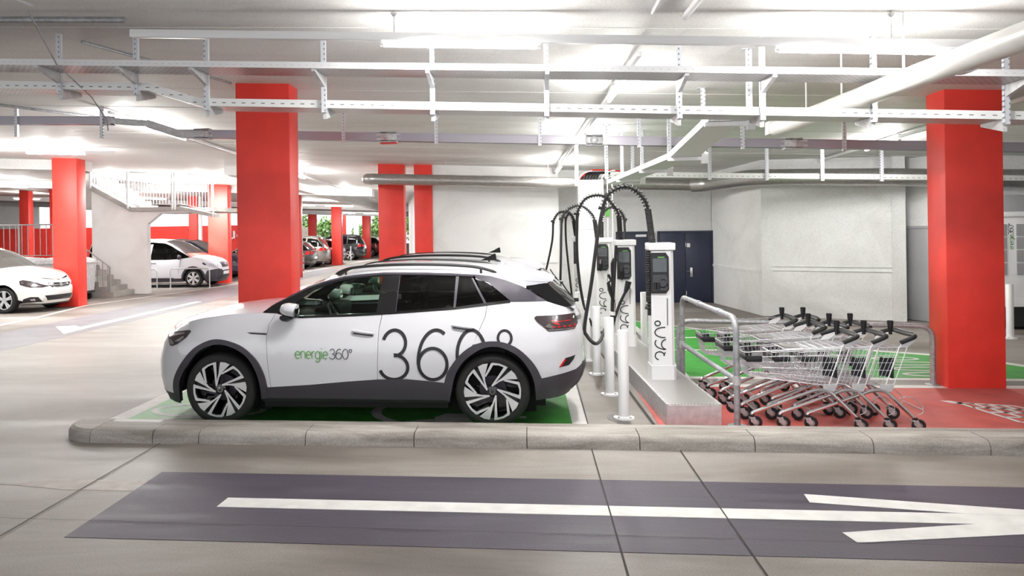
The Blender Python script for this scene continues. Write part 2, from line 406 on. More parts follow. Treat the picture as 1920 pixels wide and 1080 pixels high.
def wall(name, x0, y0, x1, y1, m, z1=None, th=.25, z0=-.02, trim=None):
    # straight wall panel: face on the line (x0,y0)-(x1,y1), body behind it
    d = Vector((x1 - x0, y1 - y0, 0)); n = Vector((-d.y, d.x, 0)).normalized() * th
    h0 = z1 if z1 else ZC(x0, y0) + .1; h1 = z1 if z1 else ZC(x1, y1) + .1
    bb = MB()
    bb.add([(x0, y0, z0), (x1, y1, z0), (x1 + n.x, y1 + n.y, z0), (x0 + n.x, y0 + n.y, z0), (x0, y0, h0), (x1, y1, h1), (x1 + n.x, y1 + n.y, h1), (x0 + n.x, y0 + n.y, h0)],
           [(0, 3, 2, 1), (4, 5, 6, 7), (0, 1, 5, 4), (1, 2, 6, 5), (2, 3, 7, 6), (3, 0, 4, 7)])
    return tag(bb.build(name, m, smooth=0), kind='structure')
wall('wall_back', -2.46, 20.5, .77, 20.5, m_wall)
wall('wall_back_return', .77, 20.56, .77, 21.2, m_wall)
wall('wall_doors', .70, 21.2, 4.64, 21.0, m_wall)
wall('wall_box_side', 4.64, 21.1, 5.01, 17.92, m_wall)
wall('wall_box_front', 5.01, 17.92, 7.45, 16.75, m_wall)
wall('wall_box_return', 7.45, 16.75, 7.62, 17.35, m_wall)
wall('wall_right_recess', 7.55, 17.4, 8.0, 16.3, m_wall)
wall('wall_right', 7.98, 16.35, 11.5, 16.35, m_wall)
wall('wall_right_side', 11.5, 16.6, 11.5, -2, m_wall)
wall('wall_red_far', -36, 45, -15.2, 43, m_redwall, z1=2.35)
wall('wall_red_far_left', -46, 44, -33, 46, m_redwall, z1=2.4)
wall('wall_left_side', -40, -2, -40, 62, m_wall)
wall('wall_far_low', -34, 62, -6, 62, m_conc, z1=.9)
wall('wall_end', -6, 40, -2.6, 21.2, m_wall)
# ledges and mouldings on the back walls
def trim(n, x0, y0, x1, y1, z0, h, out=.02, m=None):
    d = Vector((x1 - x0, y1 - y0, 0)); nn = Vector((d.y, -d.x, 0)).normalized() * out
    bb = MB(); A = [(x0, y0), (x1, y1), (x1 + nn.x, y1 + nn.y), (x0 + nn.x, y0 + nn.y)]
    bb.add([(*p, z0) for p in A] + [(*p, z0 + h) for p in A], [(0, 3, 2, 1), (4, 5, 6, 7), (0, 1, 5, 4), (1, 2, 6, 5), (2, 3, 7, 6), (3, 0, 4, 7)])
    return tag(bb.build('trim_%d' % n, m or m_wall, smooth=0), kind='structure')
trim(1, -2.3, 20.5, .72, 20.5, 1.08, .05)
trim(2, 4.66, 20.95, 5.0, 18.0, .93, .06)
trim(3, 5.2, 17.83, 7.3, 16.82, .98, .015)
trim(4, 5.2, 17.83, 7.3, 16.82, 1.07, .015)
trim(5, .8, 21.2, 2.3, 21.12, 1.0, .05)
# doors
def door(n, x0, y0, x1, y1, h, m, label, leaves=1, handle=None, plate=None):
    L = hypot(x1 - x0, y1 - y0); a = atan2(y1 - y0, x1 - x0)
    e = thing('door_%d' % n, label, 'door', (x0, y0, 0), a); e['kind'] = 'structure'
    f = MB(); f.box(-.05, 0, -.03, .05, 0, h + .05); f.box(L, L + .05, -.03, .05, 0, h + .05); f.box(-.05, L + .05, -.03, .05, h, h + .05)
    f.build('door_frame', m, e)
    wl = L / leaves
    for k in range(leaves):
        d = MB(); d.rbox(k * wl + .006, (k + 1) * wl - .006, -.02, .03, .012, h - .004, .004); p = d.build('door_leaf', m, e)
        hh = MB()
        for z in (.25, h - .3): hh.tube([(k * wl + .012, -.028, z - .05), (k * wl + .012, -.028, z + .05)], .012)
        hh.build('hinge', m_galv, p)
    if handle:
        q = MB(); q.rbox(handle[0] - .03, handle[0] + .03, -.032, -.018, handle[1] - .12, handle[1] + .12, .005)
        q.tube(fillet([(handle[0], -.02, handle[1] + .03), (handle[0], -.07, handle[1] + .03), (handle[0] - .12, -.07, handle[1] + .03)], .02), .010)
        q.build('door_handle', m_chrome, e)
    if plate:
        q = MB(); q.box(plate[0], plate[1], -.026, -.018, plate[2], plate[3]); q.build('sign_plate', m_white, e)
    return e
door(1, 3.34, 21.02, 4.62, 20.95, 1.79, m_blue, 'navy steel double door in the white back wall behind the first charging post', 2, (.78, .78), (.68, .76, 1.42, 1.52))
door(2, 2.30, 21.08, 3.15, 21.03, 1.79, m_blue, 'navy steel door half hidden behind the second charging post', 1, (.1, .85), (.45, .72, 1.70, 1.76))
door(3, 7.57, 17.28, 7.93, 16.40, 1.85, m_greydoor, 'grey steel door beside the large red column on the right', 1, (.86, .95))

# kerb island: separate stones along the front, infill strip behind
kerb = bpy.data.objects.new('kerb', None); COL.objects.link(kerb); kerb['kind'] = 'structure'
KJ = [-4.16, -3.54, -3.09, -2.07, -1.06, -.04, .95, 1.93, 2.91, 3.85, 4.85, 5.85, 6.85]
KP = [(7.18, -.02), (7.185, .07), (7.20, .10), (7.235, .12), (7.50, .122), (7.50, -.02)]
for i in range(len(KJ) - 1):
    bb = MB(); x0, x1 = KJ[i] + .004, KJ[i + 1] - .004
    bb.prism(KP, lambda u, v, t, x0=x0, x1=x1: (x0 if t == 0 else x1, u, v)); o = bb.build('kerb_stone', m_kerb, kerb, smooth=40); o['kind'] = 'structure'
bb = MB()
def kend(r, z):
    return [(-4.16 - r * cos(a) if r > 0 else -4.16, 7.56 + (-r * sin(a)), z) for a in [pi / 2 * k / 12 for k in range(12, -1, -1)]]
for r0, z0, r1, z1 in ((.38, -.02, .375, .07), (.375, .07, .36, .10), (.36, .10, .325, .12), (.325, .12, .06, .122)):
    A = kend(r0, z0); B_ = kend(r1, z1); n = len(A)
    bb.add(A + B_, [(i, i + 1, n + i + 1, n + i) for i in range(n - 1)])
A = kend(.06, .122); bb.add(A + [(-4.16, 7.66, .122), (-4.54, 7.66, .10)], [tuple(range(len(A))) + (len(A),)])
o = bb.build('kerb_end_stone', m_kerb, kerb, smooth=40); o['kind'] = 'structure'
bb = MB(); bb.rbox(-4.5, 7.0, 7.504, 7.655, -.02, .118, .012); o = bb.build('kerb_backing', m_kerb, kerb); o['kind'] = 'structure'
bb = MB(); bb.rbox(-4.12, -3.62, 7.50, 7.60, .10, .126, .01); o = bb.build('kerb_paint', m_linewhite, kerb); o['kind'] = 'structure'
# ================================================================== cars
def interp(t, z):
    if z <= t[0][0]: return t[0][1]
    for (a, va), (c, vc) in zip(t, t[1:]):
        if z <= c:
            k = (z - a) / (c - a); k = k * k * (3 - 2 * k) * .5 + k * .5
            return va + (vc - va) * k
    return t[-1][1]

class Shape:
    # closed car hull: half width by height, plan rounding at the nose (-x) and tail (+x)
    def __init__(s, wid, nose, tail, x0, x1, nf=2.8, nr=3.2):
        s.wid, s.nose, s.tail, s.x0, s.x1, s.nf, s.nr = wid, nose, tail, x0, x1, nf, nr
    def S(s, x, z):
        q = 1.0
        if x < s.x0: q *= max(0, 1 - min(1, (s.x0 - x) / (s.x0 - interp(s.nose, z))) ** s.nf) ** (1 / s.nf)
        if x > s.x1: q *= max(0, 1 - min(1, (x - s.x1) / (interp(s.tail, z) - s.x1)) ** s.nr) ** (1 / s.nr)
        return interp(s.wid, z) * q
    def F(s, y, z):   # front x at (y, z)
        t = max(0, 1 - min(1, abs(y) / interp(s.wid, z)) ** s.nf) ** (1 / s.nf)
        return s.x0 - (s.x0 - interp(s.nose, z)) * t
    def R(s, y, z):
        t = max(0, 1 - min(1, abs(y) / interp(s.wid, z)) ** s.nr) ** (1 / s.nr)
        return s.x1 + (interp(s.tail, z) - s.x1) * t

def cut_poly(poly, us, vs_):
    n = len(poly)
    dv, _, df, *_r = delaunay_2d_cdt([Vector(p) for p in poly], [(i, (i + 1) % n) for i in range(n)], [], 1, 1e-5)
    bm = bmesh.new(); vv = [bm.verts.new((q.x, q.y, 0)) for q in dv]
    for t in df: bm.faces.new([vv[i] for i in t])
    bm.normal_update()
    bmesh.ops.reverse_faces(bm, faces=[q for q in bm.faces if q.normal.z < 0])
    for u in us: bmesh.ops.bisect_plane(bm, geom=bm.verts[:] + bm.edges[:] + bm.faces[:], plane_co=(u, 0, 0), plane_no=(1, 0, 0), dist=1e-5)
    for v in vs_: bmesh.ops.bisect_plane(bm, geom=bm.verts[:] + bm.edges[:] + bm.faces[:], plane_co=(0, v, 0), plane_no=(0, 1, 0), dist=1e-5)
    bm.verts.index_update()
    V = [(q.co.x, q.co.y) for q in bm.verts]; Fc = [[q.index for q in g.verts] for g in bm.faces]
    E = [(e.verts[0].index, e.verts[1].index) for e in bm.edges if len(e.link_faces) == 1]
    bm.free(); return V, Fc, E

def frange(a, c, st):
    n = max(1, int(round((c - a) / st))); return [a + (c - a) * i / n for i in range(1, n)]

def side_panel(bb, sh, poly, off=0.0, skirt=.025, sides=(-1, 1), step=.09, mi=0):
    # poly in (x, z) on the flank of the car; offset outward, edges turned in
    xs = [p[0] for p in poly]; zs = [p[1] for p in poly]; x0, x1 = min(xs), max(xs)
    us = frange(x0, x1, step)
    if x0 < sh.x0 - .2: us += frange(x0, min(x0 + .3, x1), .025)
    if x1 > sh.x1 + .3: us += frange(max(x1 - .3, x0), x1, .03)
    V, Fc, E = cut_poly(poly, us, frange(min(zs), max(zs), min(step, .08)))
    for sd in sides:
        P = [(x, sd * (sh.S(x, z) + off), z) for x, z in V]
        fs = [tuple(f) for f in Fc] if sd < 0 else [tuple(reversed(f)) for f in Fc]
        n = len(P)
        if skirt:
            P += [(x, sd * max(.0, sh.S(x, z) + off - skirt), z) for x, z in V]
            fs += [(a, c, c + n, a + n) for a, c in E]
        bb.add(P, fs, mi)
    return bb

def front_panel(bb, sh, poly, off=0.0, skirt=.02, rear=False, mi=0):
    ys = [p[0] for p in poly]; zs = [p[1] for p in poly]
    V, Fc, E = cut_poly(poly, frange(min(ys), max(ys), .07), frange(min(zs), max(zs), .06))
    g = (lambda y, z, o: sh.R(y, z) + o) if rear else (lambda y, z, o: sh.F(y, z) - o)
    P = [(g(y, z, off), y, z) for y, z in V]; n = len(P); fs = [tuple(f) if rear else tuple(reversed(f)) for f in Fc]
    if skirt:
        P += [(g(y, z, off - skirt), y, z) for y, z in V]; fs += [(a, c, c + n, a + n) for a, c in E]
    bb.add(P, fs, mi); return bb

def loft(bb, st, nv=18, mi=0):
    # st: (x_edge, half_width, z_edge, bow, crown): strip across the car from flank to flank
    vv = []; ff = []
    for xe, s_, ze, bow, cw in st:
        for k in range(nv + 1):
            v = -1 + 2 * k / nv; q = 1 - abs(v) ** 2.2
            vv.append((xe + bow * q, v * s_, ze + cw * q))
    for i in range(len(st) - 1):
        for k in range(nv): a = i * (nv + 1) + k; ff.append((a, a + 1, a + nv + 2, a + nv + 1))
    bb.add(vv, ff, mi); return bb

def dense(pts, n=4):
    return [tuple(p) for p in smooth_path([(x, 0, z) for x, z in pts], n)]

# --- monoline lettering made of strokes (cap height 1)
def arc(cx, cy, rx, ry, a0, a1, n=22):
    return [(cx + rx * cos(radians(a0 + (a1 - a0) * k / n)), cy + ry * sin(radians(a0 + (a1 - a0) * k / n))) for k in range(n + 1)]
GLY = {
 '3': (.62, [arc(.29, .745, .23, .255, 165, -90) + arc(.27, .255, .29, .255, 88, -165)]),
 '6': (.68, [arc(.32, .32, .29, .32, 0, 360, 30), arc(.39, .36, .365, .64, 184, 62)]),
 '0': (.68, [arc(.32, .5, .29, .5, 0, 360, 36)]),
 'o': (.34, [arc(.16, .84, .135, .15, 0, 360)]),
 'e': (.52, [[(.02, .33), (.47, .33)] , arc(.245, .32, .225, .32, 0, 310)]),
 'n': (.52, [[(.05, 0), (.05, .64)], arc(.245, .40, .195, .24, 180, 0) + [(.44, 0)]]),
 'r': (.34, [[(.05, 0), (.05, .64)], arc(.245, .40, .195, .24, 180, 75)]),
 'g': (.56, [arc(.25, .32, .225, .32, 0, 360), [(.475, .64), (.475, -.03)] + arc(.25, -.03, .225, .25, 0, -150)]),
 'i': (.18, [[(.06, 0), (.06, .64)], [(.06, .84), (.06, .93)]]),
 'U': (.66, [[(.05, 1), (.05, .35)] + arc(.31, .33, .26, .33, 180, 360) + [(.57, 1)]]),
 'M': (.80, [[(.05, 0), (.05, 1), (.38, .25), (.71, 1), (.71, 0)]]),
}
def lettering(bb, text, fn, size, wd, clip=None, mi=0):
    u0 = 0
    for ch in text:
        adv, strokes = GLY[ch]
        for s_ in strokes:
            P = [Vector((u0 + p[0], p[1])) for p in s_]; A = []
            for i in range(len(P)):
                d = P[min(i + 1, len(P) - 1)] - P[max(i - 1, 0)]
                if (P[0] - P[-1]).length < 1e-4 and i in (0, len(P) - 1): d = P[1] - P[-2]
                d = d.normalized() if d.length > 1e-9 else Vector((1, 0)); n = Vector((-d.y, d.x)) * wd / 2
                A.append((P[i] + n, P[i] - n))
            for (a, c), (d, e) in zip(A, A[1:]):
                m_ = (a + c + d + e) / 4
                if clip and not clip(m_.x * size, m_.y * size): continue
                bb.add([fn(q.x * size, q.y * size) for q in (a, c, e, d)], [(0, 1, 2, 3)], mi)
        u0 += adv
    return u0 * size

# --- wheel: axle along y, outer face towards -y at y = 0
RIMU = {'thin': [(1.03, -14.4), (1.03, -7.5), (.60, -12), (.17, -42), (.21, -50), (.62, -19)],
        'wide': [(1.02, 1.5), (1.03, 12), (1.01, 23), (.66, 9), (.45, -3), (.17, -40), (.22, -46), (.60, -4)],
        'frame': [(.62, 6), (1.0, 29), (1.03, 32), (1.03, 45), (1.03, 58), (.965, 58), (.965, 45), (.94, 34), (.56, 8)]}
def make_wheel(parent, loc, R=.371, rr=.277, turn=0, flip=False, emblem=True, name='wheel', spin=None):
    e = bpy.data.objects.new(name, None); COL.objects.link(e); e.parent = parent; e.location = loc
    e.rotation_euler = (0, 0, pi if flip else 0)
    A = RX(pi / 2)     # lathe z -> -y
    b = MB(); w_ = .235
    b.lathe([(rr - .012, -.012), (rr, .0), (rr + .02, .006), (R - .035, .004), (R - .012, -.012), (R, -.04), (R, -w_ + .04), (R - .012, -w_ + .012), (R - .04, -w_), (rr, -w_)], 56, A)
    b.build('tyre', m_tyre, e)
    b = MB(); b.lathe([(rr - .006, -.004), (rr - .018, -.03), (rr - .03, -.16), (.06, -.165), (0, -.165)], 48, A)
    b.build('rim_barrel', m_gloss, e)
    b = MB(); b.lathe([(.135, -.13), (.135, -.115), (.05, -.115)], 32, A); b.build('brake_disc', m_graph, e)
    # dark spoke bodies and bright machined faces
    pol = lambda r, a: (r * rr * .99 * sin(radians(a)), r * rr * .99 * cos(radians(a)))
    d = MB(); f = MB()
    for k in range(5):
        for nm, pts in RIMU.items():
            P = [pol(r, a + 72 * k + turn) for r, a in pts]
            f.prism(P, lambda u, v, t: (u, -.005 + .009 * t - .004 * hypot(u, v) / rr, v))
            d.prism(P, lambda u, v, t: (u * 1.0, .006 + .05 * t, v))
        P = [pol(r, a + 72 * k + turn) for r, a in [(.2, -46), (.62, -18), (1.0, -12), (1.0, 18), (.6, 2), (.2, -38)]]
        d.prism(P, lambda u, v, t: (u, .022 + .035 * t, v))
    d.lathe([(.056, -.07), (.056, -.012), (.042, -.006), (0, -.006)], 24, A)
    d.lathe([(rr - .012, -.02), (rr + .001, -.002), (rr + .001, -.03)], 48, A)
    d.build('rim_spokes', m_gloss, e); f.build('rim_face', m_alu, e, 'bright machined rim face', smooth=20)
    h = MB(); h.lathe([(.033, -.008), (.033, .0), (.028, .003), (0, .003)], 24, A)
    cap = h.build('hub_cap', m_black, e)
    if emblem:
        h = MB(); h.lathe([(.024, .0031), (.024, .0045), (.028, .0045), (.028, .0031)], 32, A)
        for P in ([(-.0095, .019), (0, .0035), (.0095, .019)], [(-.018, .012), (-.0085, -.0165), (0, .0), (.0085, -.0165), (.018, .012)]):
            h.tube([(u, -.004, v) for u, v in P], .0018, 4)
        h.build('hub_emblem', m_chrome, cap)
    return e

# --- the white electric crossover
EV = Shape([(.1, .83), (.2, .865), (.45, .905), (.62, .922), (.75, .926), (.88, .912), (1.0, .872), (1.1, .828), (1.3, .742), (1.5, .64), (1.7, .53)],
           [(.2, -.79), (.3, -.86), (.45, -.895), (.62, -.895), (.78, -.85), (.88, -.80), (.95, -.72), (1.0, -.62), (1.05, -.56)],
           [(.2, 3.45), (.3, 3.58), (.42, 3.69), (.55, 3.73), (.7, 3.71), (.85, 3.715), (.95, 3.70), (1.05, 3.69), (1.15, 3.645), (1.2, 3.61), (1.3, 3.48), (1.42, 3.40), (1.5, 3.33), (1.7, 3.2)],
           .15, 2.9)
def xf(z, y=.5): return EV.F(y, z)
def xr(z, y=.5): return EV.R(y, z)
ARCH_F = [(-.545, .262), (-.562, .352), (-.521, .495), (-.411, .654), (-.28, .788), (-.14, .863), (-.025, .886), (.109, .865), (.26, .803), (.39, .686), (.459, .559), (.49, .431), (.489, .285)]
ARCHI_F = [(-.487, .215), (-.476, .305), (-.449, .464), (-.345, .621), (-.216, .763), (-.08, .825), (.054, .829), (.205, .776), (.315, .686), (.385, .559), (.423, .412), (.427, .275)]
ARCH_R = [(2.286, .28), (2.291, .387), (2.322, .531), (2.395, .656), (2.503, .771), (2.626, .84), (2.757, .866), (2.905, .852), (3.043, .788), (3.162, .675), (3.23, .568), (3.26, .461), (3.262, .285)]
ARCHI_R = [(2.35, .269), (2.371, .369), (2.41, .532), (2.501, .674), (2.643, .779), (2.765, .814), (2.887, .80), (3.025, .728), (3.127, .605), (3.185, .463), (3.201, .28)]
HOOD_E = [(-.72, .925), (-.61, .985), (-.42, 1.04), (-.228, 1.085), (-.023, 1.115), (.167, 1.132), (.43, 1.142), (.567, 1.138)]
BELT = [(.567, 1.138), (.70, 1.100), (.86, 1.097), (1.106, 1.102), (1.4, 1.112), (1.635, 1.118), (1.798, 1.134), (2.194, 1.160), (2.409, 1.175), (2.711, 1.209), (2.96, 1.236), (3.315, 1.238), (3.408, 1.206), (3.504, 1.172), (3.575, 1.172), (3.60, 1.15)]
ROOF_E = [(.43, 1.150), (.517, 1.212), (.711, 1.316), (.888, 1.400), (1.069, 1.459), (1.252, 1.499), (1.438, 1.521), (1.66, 1.535), (1.87, 1.535), (2.087, 1.530), (2.362, 1.522), (2.545, 1.508), (2.762, 1.487), (2.906, 1.451), (3.085, 1.384), (3.12, 1.370)]
def arch_between(A, x0, x1): return [p for p in A if x0 <= p[0] <= x1]

def make_ev(label, loc):
    root = thing('electric_car', label, 'car', loc, 0, None)
    sh = EV
    g = .0022
    # black shell behind the panel gaps
    b = MB()
    side_panel(b, sh, [(-.70, .30), (-.49, .30)] + ARCHI_F[1:-1] + [(.43, .29), (2.345, .29)] + ARCHI_R[1:-1] + [(3.22, .30), (3.5, .34), (3.58, .5), (3.58, 1.12), (3.4, 1.19), (2.9, 1.2), (1.7, 1.09), (.6, 1.07), (0, 1.07), (-.55, .95), (-.74, .8)], -.03, 0)
    b.box(-.45, 3.3, -.60, .60, .17, .34); b.box(.45, 2.33, -.84, .84, .19, .33)
    for cx in (0, 2.775):
        for sd in (-1, 1):
            pr = [(.43 * cos(a), .43 * sin(a)) for a in [pi * k / 20 for k in range(21)]]
            vv = [(cx + u, sd * .87, .375 + v) for u, v in pr] + [(cx + u, sd * .56, .375 + v) for u, v in pr]
            b.add(vv, [(i, i + 1, i + 22, i + 21) for i in range(20)]); b.add([(cx - .43, sd * .56, .1), (cx + .43, sd * .56, .1)] + [(cx + u, sd * .56, .375 + v) for u, v in pr], [tuple(range(23))])
    b.build('underbody', m_int, root)
    # painted body: front wings, rear quarters, nose, bonnet, roof, tail
    b = MB()
    fend = [(xf(.3), .30), (-.555, .30)] + ARCH_F[1:-1] + [(.497, .395), (.533 - g, .393), (.509 - g, .633), (.496 - g, .883), (.504 - g, 1.021), (.567 - g, 1.136)] + [(x, z) for x, z in reversed(HOOD_E[:-1])] + [(xf(.9), .88), (xf(.78), .78), (xf(.6), .6), (xf(.45), .45)]
    side_panel(b, sh, fend)
    quart = [(2.582 + g, .831), (2.643 + g, .95), (2.712 + g, 1.101), (2.729 + g, 1.209)] + [p for p in BELT if p[0] > 2.75] + [(xr(1.08), 1.08), (xr(.95), .95), (xr(.8), .8), (xr(.68), .68), (xr(.58), .585), (3.603, .559), (3.421, .527), (3.26, .497)] + list(reversed([p for p in ARCH_R if p[0] > 2.6 and p[1] > .49]))
    side_panel(b, sh, quart)
    front_panel(b, sh, [(-.505, .30), (.505, .30), (.505, .92), (.35, .945), (0, .95), (-.35, .945), (-.505, .92)], 0)
    front_panel(b, sh, [(-.53, .57), (.53, .57), (.53, 1.16), (-.53, 1.16)], 0, rear=True)
    st = []
    hd = [(x, z) for x, _, z in dense(HOOD_E[:-1], 3)]
    for i, (x, z) in enumerate(hd):
        k = i / (len(hd) - 1); st.append((x, sh.S(x, z) + .001, z, (-.10) * (1 - k) ** 2 , .03 + .045 * k ** .6 if i else .022))
    hood = MB(); loft(hood, st); hood.build('bonnet', m_carw, root)
    rs = [(x, z) for x, _, z in dense(ROOF_E[3:], 2)]
    roof = MB()
    def crown(x): return interp([(.43, .0), (.9, .012), (1.1, .032), (1.4, .085), (2.0, .098), (2.6, .092), (2.9, .10), (3.12, .105)], x)
    st = [(x, sh.S(x, z) + .004, z, -.05 * max(0, min(1, (1.35 - x) / .28)), crown(x)) for x, z in rs if x > 1.06]
    loft(roof, st); roof.build('roof', m_carw, root)
    # tailgate between the quarters below the rear glass
    loft(b, [(3.56, .60, 1.172, .05, .012), (3.60, .585, 1.15, .045, .01), (xr(1.12, .55), .55, 1.12, .06, 0), (xr(1.08, .52), .52, 1.05, .03, 0)])
    b.build('body', m_carw, root)
    # roof spoiler
    b = MB()
    st = [(2.885, .60, 1.475, .05, .085), (3.0, .585, 1.455, .05, .095), (3.15, .57, 1.435, .06, .085), (3.28, .555, 1.425, .06, .06), (3.36, .545, 1.425, .05, .035), (3.375, .543, 1.418, .05, .03), (3.30, .545, 1.40, .05, .02), (3.12, .56, 1.375, .03, .03)]
    loft(b, st)
    spoly = [(2.90, 1.455), (2.87, 1.50), (3.086, 1.500), (3.269, 1.470), (3.385, 1.440), (3.332, 1.409), (3.12, 1.383), (3.09, 1.386)]
    for sd in (-1, 1):
        P = [(x, sd * (.60 - .12 * (x - 2.87)), z) for x, z in spoly]; n = len(P)
        b.add(P + [(x, y - sd * .06, z) for x, y, z in P], [tuple(range(n)), tuple(range(2 * n - 1, n - 1, -1))] + [(i, (i + 1) % n, (i + 1) % n + n, i + n) for i in range(n)])
    b.build('spoiler', m_carw, root)
    # doors
    sill_t = [(.497, .397), (.932, .424), (1.299, .458), (1.627, .483)]
    belt_f = [p for p in BELT if .6 < p[0] < 1.66]
    fd = [(.533 + g, .394), (.932, .424), (1.299, .458), (1.629, .483), (1.634, .636), (1.645, .985), (1.668, 1.118)] + list(reversed(belt_f)) + [(.567 + g, 1.136), (.504 + g, 1.021), (.496 + g, .883), (.509 + g, .633)]
    rd = [(1.629 + 2 * g, .483), (1.93, .488), (2.143, .468), (2.30, .452), (2.322, .531), (2.395, .656), (2.503, .771), (2.582, .822), (2.643 - g, .95), (2.712 - g, 1.101), (2.729 - g, 1.209)] + [(2.711, 1.209), (2.409, 1.175), (2.194, 1.160), (1.798, 1.134)] + [(1.673 + g, 1.121), (1.645 + 2 * g, .985), (1.634 + 2 * g, .636)]
    for sd, nm in ((-1, 'near'), (1, 'far')):
        for nm2, poly, hx, hz in (('front_door', fd, 1.49, .955), ('rear_door', rd, 2.49, 1.008)):
            b = MB(); side_panel(b, sh, poly, 0, sides=(sd,)); d = b.build(nm2, m_carw, root)
            b = MB()
            P = []
            for k in range(9):
                x = hx - .115 + .23 * k / 8; z = hz - (x - hx) * .12; P.append((x, sd * (sh.S(x, z) + (.012 if k in (0, 8) else .022)), z))
            b.tube(P, [.006, .014, .017, .018, .018, .018, .017, .014, .006], 8); b.build('door_handle', m_carw, d)
            b = MB(); b.prism([(hx - .1, hz - .018), (hx + .1, hz - .042), (hx + .1, hz - .03), (hx - .1, hz - .006)], lambda u, v, t, sd=sd: (u, sd * (sh.S(u, v) + .008 - t * .01), v)); b.build('handle_recess', m_graph, d)
    # cladding
    b = MB()
    for A, I in ((ARCH_F, ARCHI_F), (ARCH_R, ARCHI_R)):
        a = [(x, z) for x, _, z in dense(A, 3)]; i_ = [(x, z) for x, _, z in dense(I, 3)]
        for sd in (-1, 1):
            b2 = MB(); side_panel(b2, sh, a + list(reversed(i_)), .016, .07, (sd,), step=.06); b2.build('wheel_arch_trim', m_clad, root)
    for sd in (-1, 1):
      b = MB(); side_panel(b, sh, [(.44, .285), (2.30, .278), (2.31, .452), (2.143, .470), (1.93, .489), (1.627, .484), (1.299, .459), (.932, .425), (.48, .396)], .008, .05, (sd,)); b.build('sill_cladding', m_clad, root)
      b = MB(); side_panel(b, sh, [(.43, .245), (2.35, .245), (2.35, .285), (.43, .285)], -.02, .06, (sd,)); b.build('sill_lip', m_black, root)
    b = MB(); side_panel(b, sh, [(xf(.2) + .06, .20), (-.50, .195), (-.555, .30), (xf(.30), .305), (xf(.26), .26)], .004, .04)
    front_panel(b, sh, [(-.505, .18), (.505, .18), (.505, .305), (-.505, .305)], .006)
    b.build('front_bumper', m_clad, root)
    b = MB(); side_panel(b, sh, [(3.255, .285), (3.422, .288), (3.56, .30), (xr(.36) - .03, .36), (xr(.45), .45), (xr(.55), .55), (xr(.62), .60), (3.603, .561), (3.421, .529), (3.258, .499)], .006, .05)
    front_panel(b, sh, [(-.53, .33), (.53, .33), (.53, .61), (-.53, .61)], .008, rear=True)
    b.build('rear_bumper', m_clad, root)
    for sd in (-1, 1):
      b = MB(); side_panel(b, sh, [(3.43, .60), (3.495, .685), (3.60, .70), (3.58, .66), (3.53, .612)], .006, .025, (sd,)); o = b.build('bumper_vent', m_black, root)
      b = MB(); side_panel(b, sh, [(3.43, .602), (3.487, .677), (3.505, .672), (3.455, .606)], .010, .025, (sd,)); b.build('reflector', m_lampred, o)
    # greenhouse: pillars and glass
    for sd in (-1, 1):
      b = MB()
      up = [p for p in ROOF_E if p[0] <= 2.6]
      lowg = [(.665, 1.148), (.774, 1.250), (.947, 1.362), (1.127, 1.430), (1.31, 1.470), (1.644, 1.497)]
      side_panel(b, sh, [(.43, 1.150)] + up[1:] + [(2.60, 1.503), (2.564, 1.474), (2.442, 1.488), (2.409, 1.491), (1.825, 1.507), (1.644, 1.497)] + list(reversed(lowg[:-1])) + [(.60, 1.142), (.567, 1.139)], .003, .025, (sd,))
      side_panel(b, sh, [(.60, 1.140), (.665, 1.149), (.70, 1.18), (.70, 1.10)], .004, .025, (sd,))
      side_panel(b, sh, [(1.607, 1.12), (1.652, 1.500), (1.83, 1.510), (1.80, 1.136)], .002, .025, (sd,))
      side_panel(b, sh, [(.70, 1.093), (.86, 1.090), (1.4, 1.106), (1.8, 1.128), (2.4, 1.168), (2.96, 1.230), (2.958, 1.258), (2.724, 1.233), (2.4, 1.190), (1.806, 1.152), (1.602, 1.137), (.86, 1.113), (.70, 1.118)], .004, .025, (sd,))
      b.build('window_frame', m_gloss, root)
      b = MB()
      side_panel(b, sh, [(2.391, 1.187), (2.409, 1.491), (2.440, 1.489), (2.414, 1.189)], .005, .025, (sd,)); b.build('window_divider', m_graph, root); b = MB(); side_panel(b, sh, [(1.806, 1.151), (1.812, 1.151), (1.835, 1.508), (1.829, 1.508)], .006, .025, (sd,))
      b.build('window_divider', m_graph, root); b = MB(); side_panel(b, sh, [(2.700, 1.222), (2.566, 1.474), (2.585, 1.474), (2.724, 1.226)], .006, .025, (sd,))
      b.build('window_divider', m_graph, root)
      b = MB()
      side_panel(b, sh, [(2.590, 1.510), (2.762, 1.490), (2.906, 1.453), (3.085, 1.386), (3.318, 1.242), (2.958, 1.240), (2.955, 1.255), (2.735, 1.432), (2.615, 1.470)], .003, .025, (sd,))
      side_panel(b, sh, [(.50, 1.205), (.711, 1.318), (.888, 1.402), (1.069, 1.461), (1.252, 1.501), (1.66, 1.537), (2.1, 1.532), (2.59, 1.508), (2.59, 1.488), (2.1, 1.512), (1.66, 1.517), (1.252, 1.482), (1.069, 1.442), (.888, 1.383), (.711, 1.299)], .007, .025, (sd,))
      b.build('roof_arch_trim', m_graph, root, 'graphite roof pillar trim')
    for sd in (-1, 1):
        for poly, m_ in (([(.66, 1.112), (.86, 1.108), (1.605, 1.133), (1.648, 1.498), (1.31, 1.474), (1.127, 1.435), (.947, 1.367), (.774, 1.255), (.66, 1.145)], m_glass),
                         ([(1.80, 1.146), (2.400, 1.183), (2.425, 1.492), (1.83, 1.510)], m_dglass),
                         ([(2.400, 1.183), (2.702, 1.219), (2.566, 1.476), (2.425, 1.492)], m_dglass),
                         ([(2.720, 1.228), (2.955, 1.252), (2.735, 1.434), (2.61, 1.47)], m_dglass)):
            b = MB(); side_panel(b, sh, poly, -.004, 0, sides=(sd,)); b.build('side_window', m_, root)
